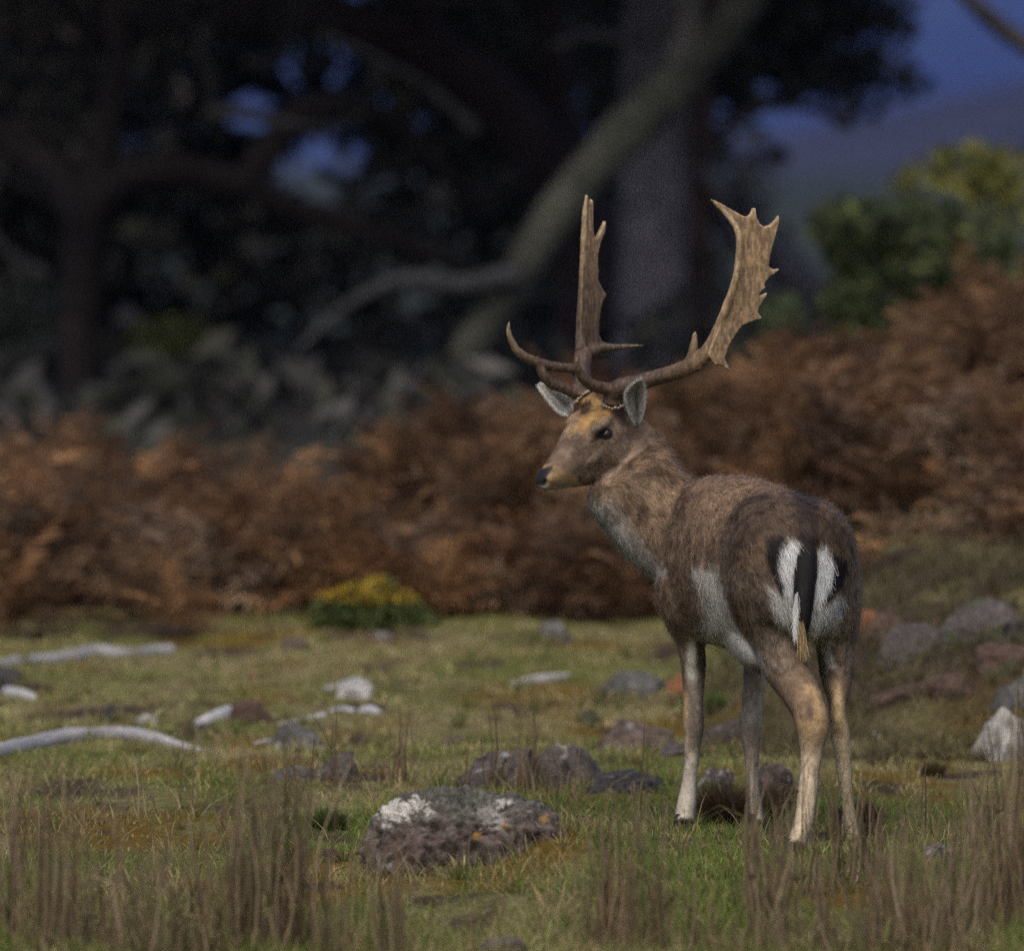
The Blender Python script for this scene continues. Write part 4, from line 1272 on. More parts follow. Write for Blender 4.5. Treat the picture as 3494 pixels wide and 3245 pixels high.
E_ = np.empty(len(body_me.edges) * 2, np.int32); body_me.edges.foreach_get('vertices', E_); E_ = E_.reshape(-1, 2)
wl = np.exp(-(np.linalg.norm((BV - hd(-.005, .05, -.105)), axis=1) / .085) ** 2)[:, None]      # the jaw runs softly into the neck
wl = np.maximum(wl, .8 * np.exp(-(np.linalg.norm((BV - at(2330, 1720, 18.42)), axis=1) / .07) ** 2)[:, None])
for _ in range(45):
    S = np.zeros_like(BV); cn = np.zeros(len(BV))
    np.add.at(S, E_[:, 0], BV[E_[:, 1]]); np.add.at(S, E_[:, 1], BV[E_[:, 0]])
    np.add.at(cn, E_[:, 0], 1); np.add.at(cn, E_[:, 1], 1)
    BV = BV + wl * .7 * (S / cn[:, None] - BV)
body_me.vertices.foreach_set('co', BV.astype(np.float32).ravel()); body_me.update()
BV, BN = verts(body_me)
EYE = {1: hd(.086, .0635, -.024), -1: hd(.086, -.0635, -.024)}
# press the eye sockets and nostrils into the skin
for s in (1, -1):
    d = np.linalg.norm((BV - EYE[s]) / 1.0, axis=1)
    BV -= (BN * (.006 * np.exp(-(d / .016) ** 2))[:, None])
    d = np.linalg.norm(BV - hd(.286, s * .021, -.02), axis=1)
    BV -= BN * (.009 * np.exp(-(d / .008) ** 2))[:, None]
px_, py_ = pix(BV)
BV = BV - BN * (.0055 * smooth(2330, 2200, py_) * smooth(1640, 1720, py_ + .25 * (px_ - 2400)))[:, None]     # room for the coat
body_me.vertices.foreach_set('co', BV.astype(np.float32).ravel())
body_me.update()
BV, BN = verts(body_me)


def inpoly(px, py, poly, soft):
    """soft inside test of a polygon in photo pixels"""
    poly = np.asarray(poly, float)
    inside = np.zeros(px.shape, bool)
    dist = np.full(px.shape, 1e9)
    for (x1, y1), (x2, y2) in zip(poly, np.roll(poly, -1, 0)):
        c = ((y1 > py) != (y2 > py)) & (px < (x2 - x1) * (py - y1) / (y2 - y1 + 1e-9) + x1)
        inside ^= c
        t = np.clip(((px - x1) * (x2 - x1) + (py - y1) * (y2 - y1)) / ((x2 - x1) ** 2 + (y2 - y1) ** 2), 0, 1)
        dist = np.minimum(dist, np.hypot(px - x1 - t * (x2 - x1), py - y1 - t * (y2 - y1)))
    sd_ = np.where(inside, dist, -dist)
    return smooth(-soft, soft, sd_)


def z3(pts):
    return [(1950 + x / 1.895, 1550 + y / 1.895) for x, y in pts]


def z2(pts):
    return [(1780 + x / 3.317, 1250 + y / 3.317) for x, y in pts]


def z4(pts):
    return [(2200 + x / 2.1737, 2100 + y / 2.1737) for x, y in pts]


def coat(Vx, Nx):
    """markings of the coat, and the length of its hair"""
    px, py = pix(Vx)
    wob = vnoise(Vx, 38, 3)
    px = px + wob * 7; py = py + vnoise(Vx, 38, 5) * 7
    near = Nx[:, 1] < .25                       # the side that shows
    C = np.tile(np.array([.185, .127, .083]), (len(Vx), 1))
    L = np.full(len(Vx), .0145)

    def put(mask, col):
        nonlocal C
        C = C * (1 - mask[:, None]) + np.array(col) * mask[:, None]

    head = smooth(.02, -.02, (Vx - POLL) @ (-HF) - .03) * (px < 2240) * (py < 1690)
    hl = (Vx - POLL)
    hx, hy, hz = hl @ HF, hl @ HL, hl @ HN
    is_head = (hx > -.03) & (hx < .32) & (np.abs(hy) < .1) & (hz > -.175) & (px < 2230) & ~((py > 1655) & (px > 2003)) & (px + py * .9 < 3660)
    torso = ~is_head
    # trunk: warm tan ribs, dark saddle, dark croup
    put(inpoly(px, py, [(2280, 1720), (2420, 1640), (2520, 1700), (2470, 1900), (2420, 1980), (2300, 1980)], 50) * torso, (.220, .150, .102))
    put(inpoly(px, py, z3([(860, 185), (1100, 110), (1300, 165), (1500, 240), (1480, 300), (1250, 260), (1050, 200)]), 14), (.19, .125, .085))
    put(inpoly(px, py, z3([(1040, 420), (1100, 320), (1200, 262), (1340, 250), (1480, 240), (1600, 300), (1760, 400), (1830, 560), (1760, 640), (1600, 540), (1380, 520), (1260, 540), (1120, 640), (1050, 620)]), 48), (.078, .053, .038))
    put(inpoly(px, py, z3([(1060, 400), (1080, 330), (1170, 268), (1290, 255), (1290, 285), (1180, 300), (1110, 350)]), 9) * .95, (.032, .024, .02))
    put(inpoly(px, py, z3([(1180, 370), (1230, 365), (1240, 385), (1190, 395)]), 6) * .9, (.04, .03, .026))
    put(inpoly(px, py, z3([(1420, 215), (1530, 225), (1590, 330), (1605, 590), (1455, 570), (1455, 400), (1430, 300)]), 10), (.040, .028, .024))
    put(inpoly(px, py, z3([(1000, 640), (1060, 600), (1060, 860), (1020, 880)]), 25) * .5, (.12, .085, .062))
    # white of the flank and belly
    put(inpoly(px, py, z3([(785, 735), (930, 735), (975, 830), (1010, 930), (1060, 1060), (1120, 1150), (1210, 1290), (1260, 1400), (1030, 1340), (900, 1200), (780, 1110), (850, 1050), (800, 900)]), 26) * near * torso * (.82 + .18 * smooth(-.2, .3, vnoise(Vx, 40, 15))), (.68, .645, .585))
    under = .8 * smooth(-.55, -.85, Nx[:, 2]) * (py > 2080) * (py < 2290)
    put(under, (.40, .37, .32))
    # tan edge of the stifle
    put(inpoly(px, py, z3([(1000, 880), (1100, 900), (1150, 1060), (1170, 1190), (1120, 1170), (1050, 1040)]), 14), (.20, .115, .05))
    put(inpoly(px, py, z3([(1000, 870), (1060, 900), (1075, 1020), (1130, 1160), (1080, 1130), (1025, 1000)]), 8) * .75, (.05, .03, .02))
    put(inpoly(px, py, z3([(1040, 760), (1240, 720), (1290, 860), (1420, 1120), (1430, 1421), (1240, 1421), (1180, 1240), (1120, 1060)]), 40) * (Vx[:, 1] < 18.15) * .75, (.225, .178, .138))
    put(inpoly(px, py, z3([(1760, 760), (1880, 800), (1880, 1100), (1840, 1421), (1700, 1421), (1690, 1250), (1750, 1050)]), 24) * .7, (.225, .175, .132))
    # rump: black rimmed white mirror
    rear = (Vx[:, 1] < 18.2)
    put(inpoly(px, py, z3([(1265, 850), (1450, 880), (1450, 1060), (1410, 1150), (1320, 1090), (1285, 990)]), 16) * rear, (.70, .69, .67))
    put(inpoly(px, py, z3([(1530, 940), (1640, 950), (1765, 880), (1755, 1000), (1720, 1100), (1680, 1190), (1680, 1270), (1705, 1380), (1640, 1350), (1580, 1240), (1500, 1240), (1510, 1050)]), 12) * rear, (.68, .67, .65))
    put(inpoly(px, py, z3([(1262, 560), (1300, 515), (1370, 520), (1375, 920), (1335, 890), (1285, 780), (1255, 640)]), 6) * rear, (.018, .015, .016))
    put(inpoly(px, py, z3([(1680, 600), (1740, 630), (1800, 680), (1760, 820), (1700, 910), (1620, 945), (1690, 800)]), 6) * rear, (.018, .015, .018))
    put(inpoly(px, py, z3([(1362, 570), (1405, 540), (1450, 545), (1470, 600), (1470, 950), (1385, 930), (1342, 800), (1325, 670)]), 7) * rear, (.74, .75, .77))
    put(inpoly(px, py, z3([(1590, 590), (1620, 575), (1675, 620), (1708, 700), (1690, 810), (1630, 925), (1560, 960), (1560, 700)]), 7) * rear, (.74, .75, .77))
    L = L + .010 * inpoly(px, py, z3([(1250, 520), (1800, 560), (1800, 900), (1640, 1150), (1420, 1150), (1270, 950)]), 10) * rear
    # neck: grey throat, mottled dark sides
    tx = np.interp(py, [1671, 1724, 1777, 1835, 1909, 1977], [2012, 2012, 2034, 2082, 2140, 2227])
    neck = smooth(1680, 1770, py) * smooth(1990, 1940, py) * (px < 2420) * torso * (px + (py - 1977) * .55 < 2262)
    put(neck * smooth(140, 35, px - tx) * .97, (.40, .375, .345))
    mott = smooth(.0, .4, vnoise(Vx, 26, 11) + .35 * vnoise(Vx, 70, 12))
    nk = inpoly(px, py, [(2130, 1600), (2190, 1470), (2265, 1520), (2300, 1600), (2350, 1640), (2340, 1760), (2260, 1880), (2180, 1840), (2130, 1740)], 30) * torso
    put(nk * mott * .9, (.060, .037, .024))
    put(inpoly(px, py, [(2215, 1430), (2262, 1480), (2320, 1600), (2290, 1610), (2240, 1520)], 14) * torso * .7, (.20, .13, .085))
    L = L + .004 * nk
    # shoulder and brisket tone
    put(inpoly(px, py, [(2230, 1990), (2300, 1960), (2400, 2020), (2390, 2160), (2290, 2180)], 30) * torso * .7, (.19, .13, .085))
    # ---- face
    fm = is_head.astype(float)
    put(fm, (.180, .128, .092))
    put(fm * inpoly(px, py, z2([(1020, 800), (1260, 880), (1250, 1300), (900, 1380), (700, 1200), (850, 980)]), 30), (.25, .185, .135))
    put(fm * inpoly(px, py, z2([(160, 1130), (300, 990), (440, 820), (560, 780), (680, 800), (640, 950), (440, 1040), (280, 1110)]), 16) * .75, (.085, .057, .045))
    put(fm * inpoly(px, py, z2([(430, 1000), (560, 900), (600, 960), (520, 1030)]), 14) * .7, (.25, .185, .14))
    put(fm * inpoly(px, py, z2([(400, 1100), (620, 1030), (760, 1120), (700, 1230), (520, 1200)]), 18) * .5, (.10, .07, .055))
    put(fm * inpoly(px, py, z2([(470, 560), (600, 430), (700, 620), (560, 760), (430, 800), (430, 660)]), 14), (.26, .18, .115))
    put(fm * inpoly(px, py, z2([(600, 400), (760, 320), (910, 300), (930, 440), (1080, 530), (930, 580), (790, 660), (700, 750), (620, 720), (560, 760), (660, 620)]), 12), (.30, .185, .075))
    put(fm * inpoly(px, py, z2([(660, 430), (770, 370), (790, 470), (750, 560), (650, 590)]), 9) * .95, (.045, .028, .022))
    put(fm * inpoly(px, py, z2([(910, 400), (1120, 450), (1200, 560), (1240, 720), (1100, 640), (1000, 520), (930, 470)]), 12) * .85, (.055, .038, .03))
    put(fm * inpoly(px, py, z2([(560, 1000), (700, 900), (820, 840), (800, 900), (700, 980), (600, 1060)]), 14) * .5, (.075, .052, .042))
    put(fm * inpoly(px, py, z2([(760, 860), (840, 760), (930, 690), (1030, 720), (1040, 790), (960, 840), (860, 830)]), 7), (.03, .022, .02))
    put(fm * inpoly(px, py, z2([(960, 590), (1090, 640), (1090, 760), (1050, 800), (1030, 700), (930, 660), (820, 720), (820, 680)]), 8) * .7, (.24, .185, .14))
    put(fm * inpoly(px, py, z2([(350, 1140), (430, 1130), (560, 1230), (650, 1250), (640, 1340), (270, 1335), (300, 1260)]), 10), (.27, .18, .095))
    put(fm * inpoly(px, py, z2([(140, 1180), (220, 1110), (330, 1120), (320, 1150), (230, 1180)]), 8) * .7, (.34, .22, .12))
    put(fm * inpoly(px, py, z2([(200, 1350), (620, 1350), (900, 1350), (900, 1420), (500, 1440), (220, 1400)]), 6), (.33, .31, .25))
    put(fm * inpoly(px, py, z2([(630, 1240), (680, 1270), (670, 1330), (640, 1320)]), 5), (.05, .035, .025))
    put(fm * inpoly(px, py, z2([(100, 1170), (170, 1190), (300, 1140), (350, 1140), (340, 1190), (280, 1260), (270, 1350), (120, 1345)]), 5), (.010, .010, .012))
    L = np.where(is_head, .0085, L)
    L = np.where(is_head & (hx > .18), .0045, L)
    nose = fm * inpoly(px, py, z2([(100, 1160), (330, 1130), (345, 1190), (270, 1360), (100, 1350)]), 3)
    L = L * (1 - .95 * nose)
    # ---- legs
    lf = (px < 2425) & (py > 2170); rf = (px > 2500) & (px < 2635) & (py > 2262) & (Vx[:, 1] > 18.3)
    lh = (Vx[:, 1] < 18.02) & (py > 2260) & (px < 2832); rh = (Vx[:, 1] < 18.2) & (py > 2230) & (px >= 2786) & ~((px < 2832) & (Vx[:, 1] < 17.9))
    low = lambda a, b: smooth(a, b, py)
    put(lf * inpoly(px, py, z4([(330, 160), (380, 150), (400, 700), (360, 560), (300, 420), (310, 260)]), 12), (.56, .53, .47))
    put(lf * inpoly(px, py, z4([(390, 140), (470, 200), (460, 420), (400, 420), (385, 250)]), 10), (.15, .115, .09))
    put(lf * inpoly(px, py, z4([(320, 480), (450, 480), (440, 940), (330, 900)]), 20) * .8, (.215, .18, .15))
    put(lf * inpoly(px, py, z4([(270, 560), (315, 560), (330, 1000), (280, 1000)]), 8) * .8, (.40, .28, .15))
    put(lf * low(2440, 2640), (.43, .385, .32))
    put(lf * inpoly(px, py, z4([(330, 1220), (400, 1220), (400, 1420), (300, 1420)]), 14) * .7, (.5, .46, .40))
    put(lf * low(2770, 2800) * .6, (.26, .20, .155))
    put(rf.astype(float), (.25, .215, .185))
    put(rf * inpoly(px, py, z4([(860, 380), (920, 420), (880, 900), (850, 900), (850, 620)]), 8) * .8, (.40, .33, .24))
    put(rf * low(2450, 2660), (.42, .37, .30))
    put(lh * inpoly(px, py, z4([(1180, 520), (1260, 500), (1380, 800), (1340, 960), (1300, 1060), (1150, 1040), (1120, 760), (1210, 800), (1260, 740)]), 16) * .85, (.36, .245, .13))
    put(lh * inpoly(px, py, z4([(1230, 560), (1250, 780), (1200, 740), (1190, 640)]), 10) * .7, (.07, .05, .04))
    put(lh * low(2450, 2640) * .9, (.46, .38, .275))
    put(rh * inpoly(px, py, z4([(1370, 500), (1450, 500), (1500, 720), (1500, 1000), (1380, 1000)]), 12), (.45, .33, .19))
    put(rh * inpoly(px, py, z4([(1240, 60), (1330, 60), (1370, 250), (1395, 400), (1350, 380), (1290, 240)]), 10), (.62, .60, .57))
    put(rh * inpoly(px, py, z4([(1230, 330), (1310, 250), (1370, 480), (1380, 700), (1330, 640), (1280, 520)]), 16) * .8, (.26, .235, .225))
    put(rh * low(2420, 2600) * .9, (.50, .41, .28))
    leg = (py > 2300)
    L = np.where(leg, .0065, L); L = np.where((py > 2180) & ~leg, .011, L)
    # individual-scale unevenness of the coat
    cal = 1 - .75 * smooth(.3, .55, C.mean(1))
    k = 1 + (.30 * vnoise(Vx, 60, 21) + .25 * vnoise(Vx, 180, 22, 2)) * cal
    k = np.where(nose > .5, 1, np.clip(k, .45, 1.7))
    return np.clip(C * k[:, None], .006, .85), L, nose


BC, BL, BNOSE = coat(BV, BN)
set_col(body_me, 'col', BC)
ra = body_me.attributes.new('nose', 'FLOAT', 'POINT'); ra.data.foreach_set('value', BNOSE.astype(np.float32))
skin_mat = attr_mat('coat_skin', rough=.75, spec=.15)
nt = skin_mat.node_tree
na = N(nt, 'ShaderNodeAttribute', attribute_name='nose')
mr = N(nt, 'ShaderNodeMapRange'); mr.inputs['To Min'].default_value = .8; mr.inputs['To Max'].default_value = .5
nt.links.new(na.outputs['Fac'], mr.inputs['Value']); nt.links.new(mr.outputs[0], nt.nodes['Principled BSDF'].inputs['Roughness'])
mr2 = N(nt, 'ShaderNodeMapRange'); mr2.inputs['To Min'].default_value = .1; mr2.inputs['To Max'].default_value = .16
nt.links.new(na.outputs['Fac'], mr2.inputs['Value']); nt.links.new(mr2.outputs[0], nt.nodes['Principled BSDF'].inputs['Specular IOR Level'])
body_me.materials.clear(); body_me.materials.append(skin_mat)

deer = bpy.data.objects.new('fallow_deer', None)
COL.objects.link(deer)
deer.location = at(2640, 2870, 18.1)
tag(deer, 'brown fallow buck with palmate antlers standing in the rough grass, looking back over its shoulder', 'deer')
body = obj('body', body_me, deer)

# ---- coat hair
fur_mat = bpy.data.materials.new('coat_hair'); fur_mat.use_nodes = True
nt = fur_mat.node_tree
fb = nt.nodes['Principled BSDF']
fb.inputs['Roughness'].default_value = .62; fb.inputs['Specular IOR Level'].default_value = .25
ca = N(nt, 'ShaderNodeAttribute', attribute_name='col')
hi = N(nt, 'ShaderNodeHairInfo')
mr = N(nt, 'ShaderNodeMapRange'); mr.inputs['To Min'].default_value = .62; mr.inputs['To Max'].default_value = 1.3
nt.links.new(hi.outputs['Intercept'], mr.inputs['Value'])
vm = N(nt, 'ShaderNodeVectorMath', operation='SCALE')
nt.links.new(ca.outputs['Color'], vm.inputs[0]); nt.links.new(mr.outputs[0], vm.inputs['Scale'])
nt.links.new(vm.outputs[0], fb.inputs['Base Color'])
nn = N(nt, 'ShaderNodeAttribute', attribute_name='nrm')
nt.links.new(nn.outputs['Vector'], fb.inputs['Normal'])

FLOW_P = np.array(FLOW_P); FLOW_D = np.array(FLOW_D)
FLOW_D /= np.linalg.norm(FLOW_D, axis=1)[:, None]


def flow(P):
    out = np.zeros_like(P)
    for s in range(0, len(P), 4000):
        d2 = ((P[s:s + 4000, None, :] - FLOW_P[None]) ** 2).sum(2)
        w = 1 / (d2 + .0008) ** 2
        out[s:s + 4000] = (w[:, :, None] * FLOW_D[None]).sum(1) / w.sum(1)[:, None]
    return out


def hair_object(name, root, nrm, dirs, length, col, lift, radius=.00034, k=5, curl=.25, droop=.35, seed=1, parent=None):
    rg = np.random.default_rng(seed)
    n = len(root)
    rnd = rg.normal(size=(n, 3)) * curl
    d0 = dirs + nrm * lift[:, None] + rnd
    d0 /= np.linalg.norm(d0, axis=1)[:, None]
    d1 = dirs + nrm * (lift * .35)[:, None] + rnd * 1.2 + np.array([0, 0, -droop])
    d1 /= np.linalg.norm(d1, axis=1)[:, None]
    pts = np.empty((n, k, 3))
    for i in range(k):
        t = i / (k - 1)
        pts[:, i] = root + (d0 * (t - t * t / 2) * 1.0 + d1 * t * t / 2)[:, :] * length[:, None] - nrm * .0008
    hc = bpy.data.hair_curves.new(name)
    hc.add_curves([k] * n)
    hc.attributes['position'].data.foreach_set('vector', pts.astype(np.float32).ravel())
    ra = hc.attributes.get('radius') or hc.attributes.new('radius', 'FLOAT', 'POINT')
    rad = np.tile(np.linspace(1, .25, k), n) * radius
    ra.data.foreach_set('value', rad.astype(np.float32))
    a = hc.attributes.new('col', 'FLOAT_COLOR', 'CURVE')
    a.data.foreach_set('color', np.concatenate([col, np.ones((n, 1))], 1).astype(np.float32).ravel())
    a = hc.attributes.new('nrm', 'FLOAT_VECTOR', 'CURVE')
    a.data.foreach_set('vector', nrm.astype(np.float32).ravel())
    hc.materials.append(fur_mat)
    o = obj(name, hc, parent)
    o['kind'] = 'stuff'
    return o


def sample_surface(me, n, rg):
    me.calc_loop_triangles()
    T = np.empty(len(me.loop_triangles) * 3, np.int32); me.loop_triangles.foreach_get('vertices', T); T = T.reshape(-1, 3)
    Vv, Nv = verts(me)
    a, b, c = Vv[T[:, 0]], Vv[T[:, 1]], Vv[T[:, 2]]
    ar = np.linalg.norm(np.cross(b - a, c - a), axis=1)
    # hair that no step to the side could show is thinned out
    vis = np.where(Nv[T[:, 0], 1] > .55, .15, 1.0)
    cs = np.cumsum(ar * vis)
    idx = np.searchsorted(cs, rg.random(n) * cs[-1])
    idx = np.minimum(idx, len(T) - 1)
    r1, r2 = np.sqrt(rg.random(n)), rg.random(n)
    w = np.stack([1 - r1, r1 * (1 - r2), r1 * r2], 1)
    return T[idx], w


NH = 280000
rg = np.random.default_rng(5)
T, w = sample_surface(body_me, NH, rg)
mixv = lambda A: (A[T] * (w[:, :, None] if A.ndim == 2 else w)).sum(1)
hp, hn, hc_, hlen = mixv(BV), mixv(BN), mixv(BC), mixv(BL)
hn /= np.linalg.norm(hn, axis=1)[:, None]
for s in (1, -1):
    keep = np.linalg.norm(hp - EYE[s], axis=1) > .0200
    hp, hn, hc_, hlen = hp[keep], hn[keep], hc_[keep], hlen[keep]
keep = hlen > .0015
hp, hn, hc_, hlen = hp[keep], hn[keep], hc_[keep], hlen[keep]
sub = rg.choice(len(BV), 9000, replace=False)
fl = flow(BV[sub])
from mathutils import kdtree as _kd
_t = _kd.KDTree(len(sub))
for _i, _p in enumerate(BV[sub]):
    _t.insert(_p, _i)
_t.balance()
fl = fl[[_t.find(p)[1] for p in hp]]
fl -= hn * (fl * hn).sum(1)[:, None]
fl /= np.linalg.norm(fl, axis=1)[:, None] + 1e-9
sw = np.stack([vnoise(hp, 45, 31, 2), vnoise(hp, 45, 32, 2), vnoise(hp, 45, 33, 2)], 1) * .45    # cowlicks
fl = fl + sw - hn * (sw * hn).sum(1)[:, None]
hc_ = hc_ * (1 + vnoise(hp, 75, 41, 3) * np.where(hlen > .009, .8, .5) * (1 - .75 * smooth(.3, .55, hc_.mean(1))))[:, None]
hc_ = np.clip(hc_ * rg.lognormal(0, .32, (len(hp), 1)), .004, .9)
hair_object('coat_hair', hp, hn, fl, hlen * rg.uniform(.7, 1.35, len(hp)), hc_, np.full(len(hp), .36), curl=.17, seed=2, parent=deer)
# long stray guard hair on the outline
sel = (hlen > .012) & (rg.random(len(hp)) < .06)
hair_object('guard_hair', hp[sel], hn[sel], fl[sel], hlen[sel] * rg.uniform(1.4, 2.4, sel.sum()), hc_[sel] * 1.25, np.full(sel.sum(), .8), radius=.0004, curl=.3, seed=3, parent=deer)

# ---- antlers
antler_mat = attr_mat('antler', rough=.55, spec=.35, noise=90, amount=.35, bump=.0016, bump_scale=260)


def z1(pts):
    return [(1680 + x / 1.6796, 620 + y / 1.6796) for x, y in pts]


def atube(rows, m=12):
    """rows: zoom x, y, Y, radius in metres"""
    R = catmull(np.array(rows, float), 4)
    P = at(1680 + R[:, 0] / 1.6796, 620 + R[:, 1] / 1.6796, R[:, 2])
    return tube(P, np.maximum(R[:, 3], .0012), m)


def palm(outline, depth, thick):
    """flat blade: outline in zoom pixels, depth(px,py) in metres, thickness"""
    pts = np.array(z1(outline))
    bm = bmesh.new()
    Yd = depth(np.array([o_[0] for o_ in outline]), np.array([o_[1] for o_ in outline]))
    P = at(pts[:, 0], pts[:, 1], Yd)
    vs_ = [bm.verts.new(p) for p in P]
    es = [bm.edges.new((vs_[i], vs_[(i + 1) % len(vs_)])) for i in range(len(vs_))]
    bmesh.ops.triangle_fill(bm, edges=es, use_beauty=True)
    bm.verts.index_update()
    V0 = np.array([v.co[:] for v in bm.verts]); F0 = [[v.index for v in f.verts] for f in bm.faces]
    bm.free()
    n = np.cross(V0[len(V0) // 3] - V0[0], V0[2 * len(V0) // 3] - V0[0]); n /= np.linalg.norm(n)
    k = len(V0)
    Va = np.concatenate([V0 + n * thick / 2, V0 - n * thick / 2])
    Fa = F0 + [[i + k for i in f[::-1]] for f in F0] + [[i, (i + 1) % k, (i + 1) % k + k, i + k] for i in range(k)]
    return Va, Fa


def antler(name, shells_, seed):
    V, Fc = join(shells_)
    me = remeshed(name, V, Fc, .0026, 7)
    Vv, Nv = verts(me)
    px, py = pix(Vv)
    d = np.linalg.norm(Vv - PED[1 if seed == 1 else -1], axis=1)
    # flutes along the beam
    rip = vnoise(Vv * np.array([1, 1, .22]), 150, seed, 3)
    Vv = Vv + Nv * (rip * .0011)[:, None]
    me.vertices.foreach_set('co', Vv.astype(np.float32).ravel()); me.update()
    E = np.empty(len(me.edges) * 2, np.int32); me.edges.foreach_get('vertices', E); E = E.reshape(-1, 2)
    Q = Vv.copy()
    for _ in range(14):                                    # worn, pale ridges and tips; stained hollows
        S = np.zeros_like(Q); cn = np.zeros(len(Q))
        np.add.at(S, E[:, 0], Q[E[:, 1]]); np.add.at(S, E[:, 1], Q[E[:, 0]])
        np.add.at(cn, E[:, 0], 1); np.add.at(cn, E[:, 1], 1)
        Q = S / cn[:, None]
    cv = ((Vv - Q) * Nv).sum(1)
    t = smooth(.10, .50, d)[:, None]
    C = np.array([.070, .043, .030]) * (1 - t) + np.array([.27, .180, .100]) * t
    g = smooth(-.35, .5, vnoise(Vv * np.array([1, 1, .3]), 170, seed + 4, 3))[:, None]
    C = C * (.62 + .55 * g)
    wr = smooth(.0004, .0042, cv)[:, None] * (.25 + .75 * t)
    C = C * (1 - wr) + np.array([.46, .35, .22]) * wr
    set_col(me, 'col', C)
    me.materials.clear(); me.materials.append(antler_mat)
    return obj(name, me, deer), Vv, C


sh = [atube([(692, 1268, 18.52, .028), (697, 1225, 18.515, .026), (735, 1180, 18.50, .025), (820, 1158, 18.48, .0225), (910, 1130, 18.45, .021), (1010, 1103, 18.42, .0205), (1105, 1070, 18.39, .0215), (1185, 1028, 18.365, .023), (1240, 965, 18.35, .020), (1275, 900, 18.34, .016)]),
      # brow tine
      atube([(712, 1205, 18.51, .020), (640, 1186, 18.50, .017), (570, 1165, 18.475, .0155), (515, 1120, 18.45, .0135), (488, 1060, 18.43, .010), (485, 1020, 18.42, .006), (487, 990, 18.415, .0025)]),
      # middle tine
      atube([(1132, 1065, 18.385, .020), (1146, 995, 18.37, .014), (1155, 930, 18.36, .0095), (1160, 880, 18.355, .006), (1162, 853, 18.35, .002)]),
      # front edge of the palm
      atube([(1225, 980, 18.35, .016), (1262, 905, 18.34, .0135), (1305, 810, 18.33, .012), (1350, 690, 18.32, .011), (1390, 570, 18.31, .010), (1412, 440, 18.31, .009), (1414, 330, 18.31, .009), (1396, 255, 18.315, .0085), (1350, 192, 18.32, .0075), (1300, 138, 18.325, .005), (1250, 97, 18.33, .002)]),
      atube([(1290, 1020, 18.37, .009), (1330, 1045, 18.385, .006), (1362, 1084, 18.395, .0025)]),
      palm([(1232, 990), (1262, 905), (1305, 810), (1350, 690), (1388, 570), (1406, 440), (1404, 330), (1385, 250), (1340, 200), (1285, 145), (1250, 97), (1300, 118), (1370, 160), (1420, 188), (1455, 200), (1478, 180), (1492, 148), (1505, 150), (1512, 200), (1530, 240), (1555, 256), (1590, 245), (1620, 215), (1637, 188), (1643, 210), (1632, 270), (1622, 305), (1600, 370), (1588, 430), (1582, 485), (1605, 500), (1642, 497), (1625, 520), (1590, 540), (1560, 575), (1552, 592), (1563, 606), (1540, 625), (1515, 660), (1540, 648), (1574, 631), (1560, 665), (1530, 710), (1518, 745), (1542, 783), (1515, 790), (1480, 800), (1430, 822), (1385, 880), (1345, 950), (1328, 1010), (1340, 1045), (1362, 1084), (1335, 1070), (1310, 1050), (1270, 1045)],
           lambda x, y: 18.345 + (x - 1430) * .00018, .0125)]
al, alV, alC = antler('antler', sh, 1)
sh = [atube([(515, 1235, 18.60, .026), (512, 1190, 18.605, .0245), (512, 1140, 18.61, .024), (514, 1080, 18.62, .0235), (520, 1010, 18.63, .024), (525, 960, 18.64, .022)]),
      # brow tine
      atube([(500, 1200, 18.60, .018), (455, 1202, 18.59, .0165), (400, 1178, 18.575, .0145), (345, 1160, 18.56, .0145), (300, 1115, 18.545, .0135), (272, 1065, 18.535, .0105), (256, 1000, 18.53, .003)]),
      # second tine
      atube([(505, 1078, 18.62, .017), (450, 1070, 18.60, .013), (380, 1062, 18.575, .0125), (300, 1048, 18.55, .0128), (205, 1014, 18.52, .0125), (140, 965, 18.50, .0105), (105, 900, 18.49, .008), (93, 850, 18.485, .006), (97, 800, 18.48, .002)]),
      # back tine
      atube([(555, 975, 18.65, .018), (610, 955, 18.67, .0125), (680, 950, 18.70, .009), (770, 943, 18.75, .006), (868, 937, 18.80, .002)]),
      # front edge of the palm
      atube([(508, 960, 18.63, .016), (505, 850, 18.635, .012), (510, 700, 18.64, .0105), (517, 550, 18.64, .0095), (523, 400, 18.64, .009), (527, 250, 18.64, .008), (532, 150, 18.64, .0065), (540, 72, 18.64, .0025)]),
      atube([(552, 400, 18.66, .010), (556, 280, 18.665, .0075), (562, 180, 18.668, .005), (568, 94, 18.67, .002)]),
      atube([(580, 400, 18.68, .008), (602, 328, 18.69, .0072), (625, 270, 18.70, .0055), (641, 222, 18.71, .002)]),
      palm([(500, 1000), (497, 850), (500, 700), (508, 550), (515, 400), (520, 250), (528, 150), (540, 72), (548, 110), (556, 130), (568, 94), (572, 150), (571, 240), (575, 300), (590, 330), (610, 290), (628, 250), (641, 222), (646, 250), (635, 300), (612, 350), (600, 420), (598, 492), (604, 505), (598, 560), (618, 605), (647, 648), (620, 700), (612, 760), (606, 800), (604, 880), (625, 915), (680, 930), (770, 934), (868, 935), (780, 952), (690, 972), (610, 1000), (560, 1035)],
           lambda x, y: 18.625 + (x - 500) * .00055, .0115)]
ar_, arV, arC = antler('antler', sh, 2)
